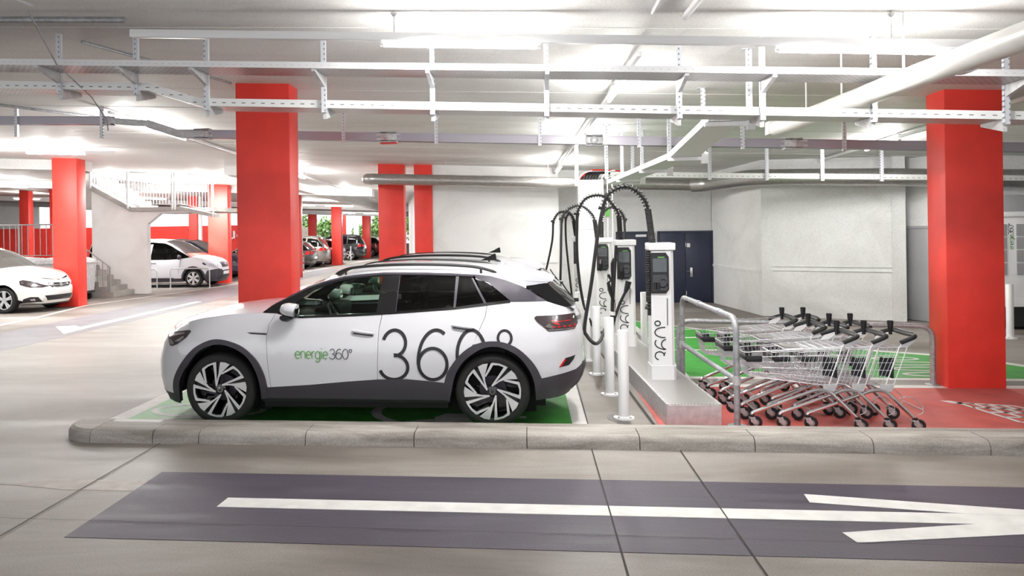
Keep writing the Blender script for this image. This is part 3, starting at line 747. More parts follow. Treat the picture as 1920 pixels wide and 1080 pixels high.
    ws = [(x, z) for x, _, z in dense(ROOF_E[:6], 3)]
    b = MB(); loft(b, [(x + .012, sh.S(x, z) - .005, z + .002, -.05, .0 + .03 * max(0, min(1, (x - .43) / .65))) for x, z in ws]); b.build('windshield', m_wind, root)
    b = MB(); loft(b, [(.40, .80, 1.135, -.10, .035), (.47, .80, 1.155, -.05, .01)]); b.build('cowl', m_black, root)
    b = MB(); loft(b, [(3.335, .535, 1.405, .05, .015), (3.40, .545, 1.345, .06, .01), (3.47, .56, 1.28, .07, .01), (3.565, .585, 1.182, .08, .01)]); b.build('rear_window', m_gloss, root)
    for sd in (-1, 1):
        b = MB()
        P = [(3.10, 1.384), (3.32, 1.410), (3.40, 1.345), (3.49, 1.268), (3.575, 1.182), (3.50, 1.176), (3.41, 1.206), (3.318, 1.244)]
        n = len(P); Q = [(x, sd * interp([(1.15, .63), (1.25, .60), (1.4, .555)], z), z) for x, z in P]
        b.add(Q + [(x, y - sd * .05, z) for x, y, z in Q], [tuple(range(n)), tuple(range(2 * n - 1, n - 1, -1))] + [(i, (i + 1) % n, (i + 1) % n + n, i + n) for i in range(n)])
        b.build('rear_glass_wing', m_gloss, root)
    b = MB(); b.rbox(3.60, 3.68, -.05, .05, 1.17, 1.215, .012); b.tube([(3.63, 0, 1.2), (3.55, 0, 1.3), (3.5, 0, 1.38)], .008); b.build('rear_wiper', m_black, root)
    # roof rails, antenna
    for sd in (-1, 1):
        b = MB(); P = smooth_path([(1.14, sd * .585, 1.515), (1.25, sd * .585, 1.568), (1.43, sd * .58, 1.596), (1.75, sd * .575, 1.612), (2.1, sd * .57, 1.612), (2.4, sd * .565, 1.600), (2.63, sd * .56, 1.576), (2.82, sd * .555, 1.522)], 4)
        b.tube(P, [.006] + [.015] * (len(P) - 2) + [.006], 8)
        for q in ((1.25, 1.555), (2.66, 1.56)): b.tube([(q[0], sd * .578, q[1] - .045), (q[0], sd * .578, q[1] + .01)], .012, 8)
        b.build('roof_rail', m_black, root)
    b = MB(); b.prism([(2.62, 1.625), (2.70, 1.66), (2.775, 1.70), (2.79, 1.695), (2.80, 1.625)], lambda u, v, t: (u, (-.022 + .044 * t) * (1 - (v - 1.62) * 8), v)); b.build('antenna_fin', m_gloss, root)
    # lamps
    for sd in (-1, 1):
        HL = [(-.60, .80), (-.655, .855), (-.735, .89), (-.71, .915), (-.36, .968), (-.338, .952), (-.373, .900), (-.492, .822), (-.56, .797)]
        b = MB(); side_panel(b, sh, HL, .006, .02, sides=(sd,)); h = b.build('headlight', m_lampdark, root)
        b = MB(); side_panel(b, sh, [(-.60, .815), (-.64, .855), (-.60, .862), (-.545, .835), (-.55, .81)], .009, .01, sides=(sd,)); side_panel(b, sh, [(-.68, .895), (-.41, .945), (-.42, .93), (-.64, .88)], .009, .01, sides=(sd,)); side_panel(b, sh, [(-.54, .845), (-.43, .905), (-.40, .90), (-.47, .85)], .009, .01, sides=(sd,))
        b.build('lamp_reflector', m_chrome, h)
        TL = [(3.195, 1.086), (3.215, 1.103), (3.436, 1.105), (3.60, 1.105), (xr(1.09, .53), 1.098), (xr(1.01, .53), 1.01), (3.600, .956), (3.332, .955), (3.272, 1.012), (3.22, 1.05)]
        b = MB(); side_panel(b, sh, TL, .008, .02, sides=(sd,)); h = b.build('taillight', m_lampdark, root)
        b = MB()
        for k in range(5): 
            x = 3.37 + .055 * k; side_panel(b, sh, [(x, .985), (x + .026, .985), (x + .030, 1.000), (x + .005, 1.003)], .012, .01, sides=(sd,))
        side_panel(b, sh, [(3.36, 1.052), (3.42, 1.040), (3.56, 1.044), (3.56, 1.050), (3.43, 1.047), (3.37, 1.058)], .012, .01, sides=(sd,))
        side_panel(b, sh, [(3.38, 1.03), (3.43, 1.01), (3.45, 1.02), (3.40, 1.04)], .012, .01, sides=(sd,))
        b.build('lamp_led', m_lampred, h)
        b = MB(); side_panel(b, sh, [(3.33, .962), (3.60, .962), (3.60, .972), (3.33, .972)], .012, .01, sides=(sd,)); side_panel(b, sh, [(3.30, 1.0), (3.37, .98), (3.40, .985), (3.34, 1.03)], .012, .01, sides=(sd,)); b.build('lamp_reflector', m_chrome, h)
        # wing badge
        b = MB(); side_panel(b, sh, [(.287, .952), (.33, .938), (.492, .928), (.495, .946), (.36, .952)], .004, .006, sides=(sd,)); h = b.build('wing_trim', m_gloss, root)
        b = MB(); side_panel(b, sh, [(.30, .951), (.38, .944), (.492, .938), (.492, .943), (.38, .949)], .007, .004, sides=(sd,)); b.build('chrome_strip', m_chrome, h)
        # mirrors
        mr = bpy.data.objects.new('mirror', None); COL.objects.link(mr); mr.parent = root
        b = MB(); y0 = sd * .86
        b.lathe([(0, -.125), (.05, -.115), (.075, -.08), (.088, -.03), (.09, .05), (.088, .09), (.0, .095)], 20, TR(.755, y0 + sd * .095, 1.190) @ Matrix.Scale(.74, 4, (0, 0, 1)) @ RY(pi / 2 + .22) @ Matrix.Scale(.74, 4, (0, 0, 1)))
        cap = b.build('mirror_cap', m_carw, mr)
        b = MB(); b.rbox(.67, .84, y0 + sd * .03 - .06, y0 + sd * .09 + .06, 1.105, 1.145, .018); b.tube([(.62, sd * .80, 1.085), (.70, sd * .86, 1.09), (.76, sd * .92, 1.12)], [.035, .035, .03], 8); b.build('mirror_foot', m_black, mr)
        b = MB(); b.lathe([(.0, .0), (.078, .0), (.082, .004)], 20, TR(.828, y0 + sd * .095, 1.185) @ Matrix.Scale(.72, 4, (0, 0, 1)) @ RY(pi / 2)); b.build('mirror_glass', m_chrome, mr)
    # nose badge, tail badge, plates
    b = MB(); front_panel(b, sh, [(-.30, .22), (.30, .22), (.36, .40), (-.36, .40)], .008); b.build('front_grille', m_black, root)
    b = MB(); b.lathe([(.055, 0), (.055, .006), (.048, .006), (.048, 0)], 28, TR(sh.F(0, .80) - .002, 0, .80) @ RY(-pi / 2)); b.build('nose_badge', m_chrome, root)
    b = MB(); front_panel(b, sh, [(-.56, 1.035), (.56, 1.035), (.56, 1.075), (-.56, 1.075)], .006, rear=True); b.build('tail_light_bar', m_lampdark, root)
    # wheels
    for x, tn in ((-.003, 0), (2.775, 40.5)):
        for sd in (-1, 1): make_wheel(root, (x, sd * .895, .371), turn=tn, flip=sd > 0)
    # cabin
    b = MB(); b.box(.5, 3.2, -.74, .74, .33, .38)
    b.rbox(.45, 1.02, -.72, .72, .80, 1.08, .06); b.rbox(.80, 1.02, -.20, .72, .99, 1.14, .03)
    for sd in (-1, 1): b.box(.6, 2.9, sd * .72 - .03, sd * .72 + .03, .4, 1.085)
    b.box(2.6, 3.4, -.7, .7, .38, 1.15)
    b.build('dashboard', m_int, root)
    b = MB(); loft(b, [(1.15, .56, 1.50, 0, .05), (1.5, .56, 1.52, 0, .06), (2.3, .55, 1.51, 0, .06), (2.9, .5, 1.46, 0, .05)]); b.build('headliner', m_int, root)
    for x, y in ((1.74, -.36), (1.74, .36), (2.45, -.36), (2.42, .36)):
        b = MB(); b.rbox(x - .52, x + .02, y - .25, y + .25, .45, .66, .06); T = TR(x, y, .6) @ RY(.30)
        b.rbox(-.07, .07, -.24, .24, 0, .60, .05, T=T); b.rbox(-.05, .05, -.12, .12, .64, .83, .04, T=T); b.tube([(0, -.06, .55), (0, -.06, .7)], .008, T=T); b.tube([(0, .06, .55), (0, .06, .7)], .008, T=T)
        b.build('car_seat', m_seat, root)
    b = MB(); T = TR(1.10, -.36, 1.03) @ RY(pi / 2 - .42)
    b.tube([(.185 * cos(a), .185 * sin(a), 0) for a in [2 * pi * k / 32 for k in range(32)]], .017, 8, closed=True, T=T)
    b.lathe([(.07, -.03), (.07, .02), (0, .025)], 16, T)
    for a in (0, pi, -pi / 2): b.tube([(.05 * cos(a), .05 * sin(a), 0), (.18 * cos(a), .18 * sin(a), 0)], .013, 6, T=T)
    b.tube([(0, 0, 0), (0, 0, -.35)], .03, T=T)
    b.build('steering_wheel', m_black, root)
    # lettering on both flanks
    for sd in (-1, 1):
        def onS(x, z, o=.004):
            return ((x if sd < 0 else mid - x), sd * (sh.S(x if sd < 0 else mid - x, z) + o), z)
        mid = 4.62
        def inarch(x, z): return hypot((x - 2.775), (z - .375) * 1.02) > .47
        b = MB(); hh = .488
        for ch, x0 in (('3', 1.668), ('6', 2.035), ('0', 2.42)):
            b = MB(); lettering(b, ch, lambda u, v, x0=x0: onS(x0 + u, .485 + v), hh, .068, clip=lambda u, v, x0=x0: inarch(x0 + u, .485 + v)); b.build('flank_numeral', m_txtdark, root, 'large black numeral on the flank', smooth=0)
        b = MB(); lettering(b, 'o', lambda u, v: onS(2.825 + u, .485 + v + 0.0), hh, .055, clip=lambda u, v: inarch(2.825 + u, .485 + v))
        b.build('flank_degree_sign', m_txtdark, root, 'black degree sign on the flank', smooth=0)
        mid = 2.2
        b = MB(); wlen = lettering(b, 'energie', lambda u, v: onS(.797 + u, .695 - .012 * u + v * 1.05), .108, .078); b.build('door_lettering', m_txtgreen, root, 'small green lettering on the door', smooth=0)
        b = MB(); lettering(b, '360o', lambda u, v: onS(.797 + wlen + .012 + u, .690 - .012 * u + v), .100, .068); b.build('door_numerals', m_txtdark, root, smooth=0)
    return root

ev = make_ev('white electric crossover parked nearest behind the kerb with large black numerals on its flank', (-3.15, 8.776, 0))
ev2 = copy_tree(ev); ev2.location = (-3.2, 11.52, 0)
ev2['label'] = 'second white electric crossover behind the nearer one, mostly hidden, its roof showing above'
ev['group'] = ev2['group'] = 'white electric crossovers in the charging bays'
# ================================================================== lamps and services under the ceiling
def inv_parent(o, root):
    o.matrix_parent_inverse = Matrix.LocRotScale(root.location, root.rotation_euler, None).inverted(); return o

def tube_light(parent, p0, p1, power=TUBE_W, r=.024, root=None):
    # lit fluorescent tube with its end caps; the lamp's own light sits just under it
    p0, p1 = Vector(p0), Vector(p1); d = (p1 - p0); L = d.length; mid = (p0 + p1) / 2
    b = MB(); b.tube([p0 + d * .02, p1 - d * .02], r, 12); t = b.build('tube', m_tube, parent)
    for q0, q1 in ((p0, p0 + d * .02), (p1 - d * .02, p1)): b = MB(); b.tube([q0, q1], r * .9, 10); b.build('tube_holder', m_white, t)
    ld = bpy.data.lights.new('tube_glow', 'AREA'); ld.shape = 'RECTANGLE'; ld.size = L * .94; ld.size_y = .05; ld.energy = power * .8; ld.color = (1, .985, .955)
    lo = bpy.data.objects.new('tube_glow', ld); COL.objects.link(lo); lo.parent = parent
    lo.location = mid - Vector((0, 0, r + .004)); lo.rotation_euler = (0, -atan2(d.z, hypot(d.x, d.y)), atan2(d.y, d.x))
    # light that leaves the tube sideways and upwards
    pd = bpy.data.lights.new('tube_glow', 'POINT'); pd.energy = power * .55; pd.shadow_soft_size = .05; pd.color = (1, .985, .955)
    for k in (.22, .78):
        q = bpy.data.objects.new('tube_glow', pd); COL.objects.link(q); q.parent = parent; q.location = p0 + d * k - Vector((0, 0, .075))
    if root:
        for o in (t, lo): pass
    return t

def light_track(label, p0, p1, tubes, rods=(), group=None, power=TUBE_W, sec=(.05, .05)):
    p0, p1 = Vector(p0), Vector(p1); e = thing('light_track', label, 'light fitting', p0, 0, group)
    d = p1 - p0; L = d.length; T = RZ(atan2(d.y, d.x)) @ RY(-atan2(d.z, hypot(d.x, d.y)))
    b = MB(); b.rbox(0, L, -sec[0] / 2, sec[0] / 2, 0, sec[1], .006, T=T); b.build('track_rail', m_white, e)
    for a, c in tubes: tube_light(e, d * (a / L) - Vector((0, 0, .03)), d * (c / L) - Vector((0, 0, .03)), power)
    for a in rods:
        q = d * (a / L); zc = ZC(p0.x + q.x, p0.y + q.y) - p0.z
        b = MB(); b.tube([q + Vector((0, 0, .04)), (q.x, q.y, zc)], .005, 6); b.lathe([(.03, -.02), (.012, -.05), (0, -.05)], 10, TR(q.x, q.y, zc)); b.build('suspension_rod', m_galv, e)
    return e
zs = lambda x: 3.585 - .052 * (x + .6)
light_track('long white light track running across the picture above the upper cable tray', (-3.53, 6.86, zs(-3.53)), (6.5, 6.86, zs(6.5)), [(2.28, 3.66), (5.59, 6.97)], (2.4, 6.5, 9), sec=(.06, .07))
light_track('light track running away from the viewer above the charging posts', (1.10, 7.95, 3.63), (.67, 20, 3.30), [(.7, 2.2), (5.0, 6.5), (9.9, 11.4)], (1.8, 6.9, 11), sec=(.05, .05))
light_track('light track with one lit tube in front of the white box wall', (5.9, 9.6, 3.42), (6.1, 20, 3.20), [(4.0, 5.4)], (4, 8))
light_track('diagonal light track with a glaring tube at the upper left', (-6.72, 12.3, 3.92), (-6.80, 18.5, 3.80), [(.15, 1.55), (1.6, 3.0)], (.6, 4.5), power=TUBE_W * 1.15)
light_track('suspended light track behind the tall red column', (-6.6, 21.5, 3.62), (-7.3, 38, 3.42), [(.6, 2.1), (8, 9.5)], (2, 6, 9, 12), power=TUBE_W * 2)
light_track('light track on the ceiling in front of the left red column', (-14.2, 17.8, 4.05), (-9.6, 17.8, 3.86), [(.2, 1.7), (2.4, 3.9)], (), power=TUBE_W * 2.4)
light_track('light track crossing the ceiling above the van', (-15.5, 25.3, 3.98), (-8.9, 25.3, 3.72), [(.5, 2.0), (4.4, 5.9)], (), power=TUBE_W * 2.2)
light_track('light track above the far parked cars', (-16, 40.3, 3.50), (-8.2, 40.3, 3.20), [(3.6, 5.1), (5.6, 7.1)], (), power=TUBE_W * 2)
light_track('light track nearest the bright far opening', (-16, 50, 3.28), (-8.2, 50, 2.98), [(3.6, 5.1), (5.6, 7.1)], (), power=TUBE_W * 2)
FL = 'single fluorescent fittings far back on the left'
for k, (x, y, lb) in enumerate(((-19.9, 29, 'far left fluorescent fitting nearest the left edge above the railing'), (-26.5, 40, 'most distant fluorescent fitting above the far red wall on the left'), (-21.4, 40, 'fluorescent fitting between the left column and the dark column behind it'),
                 (-20.0, 36, 'fluorescent fitting seen through the arch over the van, left one'), (-17.6, 36, 'fluorescent fitting seen through the arch over the van, right one'), (-18.5, 22, 'fluorescent fitting over the concrete stair wall at the left edge'))):
    light_track(lb, (x - .8, y, ZC(x - .8, y) - .32), (x + .8, y, ZC(x + .8, y) - .32), [(.05, 1.55)], (), FL, power=TUBE_W * 1.8)
# added glowing panel standing in for daylight that falls down the stairwell
e = thing('added_daylight_panel', 'added glowing panel in place of daylight over the stair landing', 'light fitting', (-12.2, 27.2, ZC(-12.2, 27.2) - .06))
b = MB(); b.rbox(-1.6, 1.6, -1.6, 1.6, -.02, .05, .01); b.build('panel_frame', m_white, e)
b = MB(); b.box(-1.5, 1.5, -1.5, 1.5, -.024, -.02); b.build('glow_sheet', m_tube, e)
ld = bpy.data.lights.new('daylight_fill', 'AREA'); ld.shape = 'SQUARE'; ld.size = 2.9; ld.energy = 750; lo = bpy.data.objects.new('daylight_fill', ld); COL.objects.link(lo); lo.parent = e; lo.location = (0, 0, -.04)

# cable trays
SL = .0468
def tray_runs(b0, b1, runs, y0, y1, h=.07):
    for (xa, za, xb, zb) in runs:
        n = max(1, int((xb - xa) / 3))
        for k in range(n):
            a, c = xa + (xb - xa) * k / n, xa + (xb - xa) * (k + 1) / n; u = lambda x: za + (zb - za) * (x - xa) / (xb - xa)
            for y in (y0, y1):
                P = [(x, yy, zz) for x in (a, c) for yy in (y - .004, y + .004) for zz in (u(x), u(x) + h)]
                b0.add(P, [(0, 1, 3, 2), (4, 6, 7, 5), (0, 4, 5, 1), (2, 3, 7, 6), (0, 2, 6, 4), (1, 5, 7, 3)])
                P = [(x, yy, zz) for x in (a, c) for yy in (y - .004, y + (.022 if y == y0 else -.022)) for zz in (u(x) + h, u(x) + h + .006)]
                b0.add(P, [(0, 1, 3, 2), (4, 6, 7, 5), (0, 4, 5, 1), (2, 3, 7, 6), (0, 2, 6, 4), (1, 5, 7, 3)])
            P = [(x, yy, zz) for x in (a, c) for yy in (y0, y1) for zz in (u(x), u(x) + .005)]
            b1.add(P, [(0, 1, 3, 2), (4, 6, 7, 5), (0, 4, 5, 1), (2, 3, 7, 6), (0, 2, 6, 4), (1, 5, 7, 3)])
def hanger(root, x, y, ztop, zbot, arms=(), s=.045, nm='hanger_post', plate=True):
    b = MB(); b.box(x - s / 2, x + s / 2, y - .004, y + .004, zbot, ztop)
    b.box(x - s / 2, x - s / 2 + .005, y, y + .04, zbot, ztop); b.box(x + s / 2 - .005, x + s / 2, y, y + .04, zbot, ztop)
    if plate: b.box(x - .07, x + .07, y - .04, y + .07, ztop - .012, ztop)
    o = inv_parent(b.build(nm, m_hang, root, smooth=0), root)
    for (z, ya, yb) in arms:
        b = MB(); sg = 1 if yb > ya else -1
        b.prism([(ya, z), (yb, z), (yb, z - .025), (ya, z - .11)], lambda u, v, t: (x - .018 + .036 * t, u, v)); q = b.build('bracket_arm', m_galv, o)
    return o
tr = thing('cable_tray', 'upper perforated steel cable tray nearest the camera with slotted hangers', 'cable tray', (0, 7.27, 3.395), rot=(0, math.atan(SL), 0))
b0, b1 = MB(), MB(); tray_runs(b0, b1, [(-8, 0, 7, 0)], 0, .40, .052)
b0.build('tray_rail', m_tray1, tr, smooth=0); b1.build('tray_base', m_trayb1, tr, smooth=0)
zt = lambda x: 3.395 - SL * x
zl = lambda x: 3.09 - SL * x + (.145 if x < -3.75 else 0)
for x in (-7.4, -6.2, -4.71, -3.89, -3.16, -1.97, -.9, .19, 1.42, 2.17, 3.15, 4.28, 5.4):
    hanger(tr, x, 7.65, ZC(x, 7.65), zl(x) - .05, [(zt(x), 7.65, 7.28), (zl(x), 7.69, 8.05)], plate=False)
tr2 = thing('cable_tray', 'lower white perforated cable tray with a step down at its left part', 'cable tray', (0, 7.695, 3.09), rot=(0, math.atan(SL), 0))
b0, b1 = MB(), MB(); tray_runs(b0, b1, [(-8, .145, -3.8, .145), (-3.8, .145, -3.25, 0), (-3.25, 0, 7, 0)], 0, .36)
b0.build('tray_rail', m_tray, tr2, smooth=0); b1.build('tray_base', m_trayb, tr2, smooth=0)
b = MB()
for k in range(4): b.tube(smooth_path([(-5, .06 + k * .07, .16), (-3.9, .08 + k * .07, .175), (-3.5, .1 + k * .06, .115), (-3.0, .1 + k * .06, .05), (0, .1 + k * .06, .02), (6, .1 + k * .06, .02)], 5), .011, 6)
b.build('cables', m_galvd, tr2)
# grey busbar trunking
bb_ = thing('busbar_trunking', 'grey busbar trunking slung under the ceiling behind the two cable trays', 'busbar', (0, 12.2, 3.31))
zb = lambda x: 3.315 - .0425 * x
def seg(b, xa, za, xb, zb_, h=.13, d=.11):
    P = [(x, y, z + q) for x, z in ((xa, za), (xb, zb_)) for y in (-d / 2, d / 2) for q in (-h / 2, h / 2)]
    b.add(P, [(0, 1, 3, 2), (4, 6, 7, 5), (0, 4, 5, 1), (2, 3, 7, 6), (0, 2, 6, 4), (1, 5, 7, 3)])
    for q in (-h / 2, h / 2 - .012):
        P = [(x, y, z + q + r) for x, z in ((xa, za), (xb, zb_)) for y in (-d / 2 - .02, d / 2 + .02) for r in (0, .012)]
        b.add(P, [(0, 1, 3, 2), (4, 6, 7, 5), (0, 4, 5, 1), (2, 3, 7, 6), (0, 2, 6, 4), (1, 5, 7, 3)])
b = MB(); R0 = lambda x: zb(x) - 3.31
seg(b, -12, R0(-12) + .12, -6.6, R0(-6.6) + .19); seg(b, -5.2, R0(-5.2), 10, R0(10)); b.build('trunking', m_bus, bb_)
b = MB(); seg(b, -6.6, R0(-6.6) + .19, -6.0, R0(-6) + .15, .09); seg(b, -6.0, R0(-6) + .15, -5.5, R0(-5.5)); seg(b, -5.5, R0(-5.5), -5.2, R0(-5.2)); b.build('elbow', m_galv, bb_)
for x in (-5.1, -2.12, 1.0, 3.87):
    b = MB(); z = R0(x); b.rbox(x - .13, x + .13, -.075, .075, z - .085, z + .085, .01); b.box(x - .19, x + .19, -.07, .07, z - .05, z - .02); b.box(x - .19, x + .19, -.07, .07, z + .02, z + .05)
    b.lathe([(.06, 0), (.06, .02), (.035, .03), (0, .03)], 16, TR(x, -.075, z) @ RX(pi / 2))
    j = b.build('joint_box', m_galv, bb_)
    if x == -2.12: b = MB(); b.box(x - .13, x + .13, -.07, .07, z - .10, z - .087); b.build('red_strip', m_redwall, j)
for x in (-11, -8.2, -6.75, -2.82, -1.38, .19, 1.66, 3.15, 4.57, 6.2): hanger(bb_, x, 12.12, ZC(x, 12.12), zb(x) - .10, (), .05, plate=False)
# back wall tray and its hangers
tb = thing('cable_tray', 'rear wire cable tray along the back wall over the doors', 'cable tray', (0, 15.85, 2.99), rot=(0, math.atan(.030), 0))
b0, b1 = MB(), MB(); tray_runs(b0, b1, [(1.6, 0, 11, 0)], 0, .38, .09); b0.build('tray_rail', m_tray, tb, smooth=0); b1.build('tray_base', m_trayb, tb, smooth=0)
for x in (2.03, 3.48, 4.54, 5.55, 6.62, 7.58, 9.54): hanger(tb, x, 15.80, ZC(x, 15.80), 2.95 - .03 * x, (), .06)
# sloping white tray down to the cable tower
ti = thing('cable_tray', 'sloping white cable tray coming down towards the white cable tower', 'cable tray', (1.9, 8.1, 3.0))
pth = [Vector((.05, 0, 0)), Vector((.02, 2.1, -.19)), Vector((-.28, 6.9, -.24))]
b = MB()
for a, c in zip(pth, pth[1:]):
    for s_ in (-.17, .17):
        P = [(p.x + s_ + q, p.y, p.z + z) for p in (a, c) for q in (-.004, .004) for z in (0, .07)]
        b.add(P, [(0, 1, 3, 2), (4, 6, 7, 5), (0, 4, 5, 1), (2, 3, 7, 6), (0, 2, 6, 4), (1, 5, 7, 3)])
    P = [(p.x + s_, p.y, p.z + z) for p in (a, c) for s_ in (-.17, .17) for z in (0, .005)]
    b.add(P, [(0, 1, 3, 2), (4, 6, 7, 5), (0, 4, 5, 1), (2, 3, 7, 6), (0, 2, 6, 4), (1, 5, 7, 3)])
b.build('tray_channel', m_white, ti, smooth=0)
b = MB()
for k in range(3): b.tube([p + Vector((-.1 + .09 * k, 0, .03)) for p in pth], .014, 6)
b.build('cables', m_white, ti)
for t, i in ((.02, 0), (.95, 0), (.35, 1), (.75, 1)):
    p = pth[i].lerp(pth[i + 1], t); x, y, z = p.x + 1.9, p.y + 8.1, p.z + 3.0
    b = MB(); b.box(p.x - .2, p.x + .27, p.y - .02, p.y + .02, p.z - .045, p.z - .002); b.rbox(p.x + .20, p.x + .28, p.y - .03, p.y + .03, p.z - .09, p.z + .05, .005); b.build('bracket', m_white, ti)
    hanger(ti, x + .24, y + .02, ZC(x, y), z - .06, (), .05)
hanger(ti, 1.62, 14.0, ZC(1.6, 14), 2.8, (), .05); hanger(ti, 1.28, 13.2, ZC(1.3, 13.2), 2.75, (), .05); hanger(ti, .88, 14.6, ZC(.9, 14.6), 2.72, (), .06)
# white drain pipe
pp = thing('drain_pipe', 'thick white drain pipe crossing below the trays at the upper right', 'pipe', (3.1, 5, 3.125))
b = MB(); b.tube([(.02, -3.6, .02), (.0, 0, 0), (-.12, 5.0, -.0)], .092, 20); b.build('pipe', m_pipe, pp)
for y in (1.05,): b = MB(); b.tube([(-.0, y - .06, 0), (-.0, y + .06, 0)], .099, 20); b.build('pipe_coupling', m_pipe, pp)
b = MB(); b.rbox(-.22, -.03, 4.95, 5.1, -.07, .09, .01); b.build('pipe_end_box', m_pipe, pp)
for y in (1.9, 3.2, -.6, 4.2):
    b = MB(); b.tube([(-.03, y, .08), (-.03, y, ZC(3.1, 5 + y) - 3.125)], .009, 8); b.build('pipe_hanger', m_white, pp)
# round spiral duct
du = thing('air_duct', 'round galvanised spiral air duct along the top of the back wall', 'duct', (0, 19.6, 3.0))
b = MB(); P = fillet([(-4.05, .9, .28), (-4.0, .0, .25), (1.2, 0, .04), (4.0, 0, -.06)], .25, 6)
Q = []
for a, c in zip(P, P[1:]): 
    n = max(1, int((c - a).length / .35))
    for k in range(n): Q.append(a.lerp(c, k / n))
Q.append(P[-1]); b.tube(Q, [.135 + (.004 if i % 3 == 0 else 0) for i in range(len(Q))], 20); b.build('duct_run', m_duct, du)
b = MB(); b.tube(fillet([(3.9, 0, -.06), (4.25, -.2, -.05), (4.70, -1.95, -.03), (4.95, -2.2, -.04), (7.2, -3.15, -.14), (7.6, -3.15, -.16), (9.4, -3.55, -.24)], .3, 6), .175, 20); b.build('duct_bend', m_duct, du)
for x in (-2, .5, 3): b = MB(); b.tube([(x, 0, .12), (x, 0, ZC(x, 19.6) - 3.0)], .006, 6); b.build('duct_hanger', m_galv, du)
# conduits
def pipe(label, pts, r, m, cat='conduit', name='conduit'):
    o = Vector(pts[0]); b = MB(); b.tube([Vector(p) - o for p in pts], r, 8); q = b.build(name, m); q.location = o; tag(q, label, cat); return q
zc = lambda x, y, d: (x, y, ZC(x, y) - d)
pipe('thin steel conduit on the ceiling at the upper left', [zc(-4.35, 4.6, .12), zc(-4.3, 6.6, .03)], .016, m_galv)
pipe('steel conduit above the light track, the thinner of the two running back', [zc(1.0, 4.2, .13), zc(1.05, 6.8, .03)], .016, m_galv)
pipe('pale square trunking beside the thin conduit above the light track', [zc(1.36, 4.2, .14), zc(1.33, 6.9, .04)], .03, m_white)
pipe('dark conduit across the ceiling at the left, in front of the left column', [zc(-9.5, 10.5, .03), zc(-6.9, 13.5, .03), zc(-7.0, 22, .03)], .022, m_galvd)
pipe('grey conduit bundle at the far upper left ending at the light track', [zc(-9, 6.9, .07), zc(-3.6, 6.9, .07)], .028, m_galvd)
pipe('thin conduit leading to the tall red column under the cable trays', [zc(-4.6, 7.9, .02), zc(-3.8, 10.0, .02)], .018, m_galvd)
pipe('loose grey cable looping down at the upper left', [zc(-4.4, 6.7, .05), (-4.45, 7.2, 3.6), (-4.5, 7.9, 3.4), (-4.5, 8.2, 3.2), (-4.6, 8.4, 3.12)], .007, m_galvd, 'cable', 'hanging_cable')
# ================================================================== charging posts, plinth, bollards, barriers
PX = lambda y: 1.62 - .0385 * (y - 8.0)        # centre line of the post row drifts slightly
ang = math.atan(.0385)
# plinth
pl = thing('plinth', 'long low steel plinth with tread plate top carrying the charging posts', 'plinth', (PX(8.05), 8.05, 0), ang)
b = MB(); b.box(-.29, .235, 0, 11.5, .0, .212); b.build('plinth_sides', m_galv, pl, smooth=0)
def tread_mat():
    m = m_tread; nt = m.node_tree; N = nt.nodes; L = nt.links; bs = N['Principled BSDF']
    tc = N.new('ShaderNodeTexCoord'); mp = N.new('ShaderNodeMapping'); mp.inputs['Rotation'].default_value = (0, 0, pi / 4); L.new(tc.outputs['Object'], mp.inputs[0])
    br = N.new('ShaderNodeTexBrick'); br.inputs['Scale'].default_value = 1; br.inputs['Brick Width'].default_value = .05; br.inputs['Row Height'].default_value = .022; br.inputs['Mortar Size'].default_value = .006; br.inputs['Mortar Smooth'].default_value = .6
    br.inputs['Color1'].default_value = (1, 1, 1, 1); br.inputs['Color2'].default_value = (1, 1, 1, 1); br.inputs['Mortar'].default_value = (0, 0, 0, 1); L.new(mp.outputs[0], br.inputs['Vector'])
    bp = N.new('ShaderNodeBump'); bp.inputs['Strength'].default_value = .9; bp.inputs['Distance'].default_value = .004; L.new(br.outputs['Color'], bp.inputs['Height']); L.new(bp.outputs[0], bs.inputs['Normal'])
    cr_ = N.new('ShaderNodeMix'); cr_.data_type = 'RGBA'; cr_.inputs[6].default_value = (.42, .40, .385, 1); cr_.inputs[7].default_value = (.70, .685, .67, 1); L.new(br.outputs['Color'], cr_.inputs[0]); L.new(cr_.outputs[2], bs.inputs['Base Color'])
tread_mat()
b = MB(); b.box(-.27, .215, .02, 11.48, .212, .220); b.build('tread_plate_top', m_tread, pl, smooth=0)
b = MB(); b.box(-.295, -.268, -.002, 11.5, .20, .223); b.box(.213, .24, -.002, 11.5, .20, .223); b.build('edge_strip', m_galv, pl, smooth=0)

def spring(b, pts, r, wire, pitch):
    P = smooth_path(pts, 8); ln = 0; out = []; prev = None
    for i in range(len(P) - 1):
        a, c = P[i], P[i + 1]; d = (c - a); L_ = d.length
        if L_ < 1e-6: continue
        d.normalize()
        u = Vector((0, 1, 0)) - d * d.y; u.normalize(); v = d.cross(u)
        n = max(3, int(L_ / pitch * 9))
        for k in range(n):
            t = (ln + L_ * k / n) / pitch * 2 * pi
            out.append(a.lerp(c, k / n) + (u * cos(t) + v * sin(t)) * r)
        ln += L_
    b.tube(out, wire, 5)

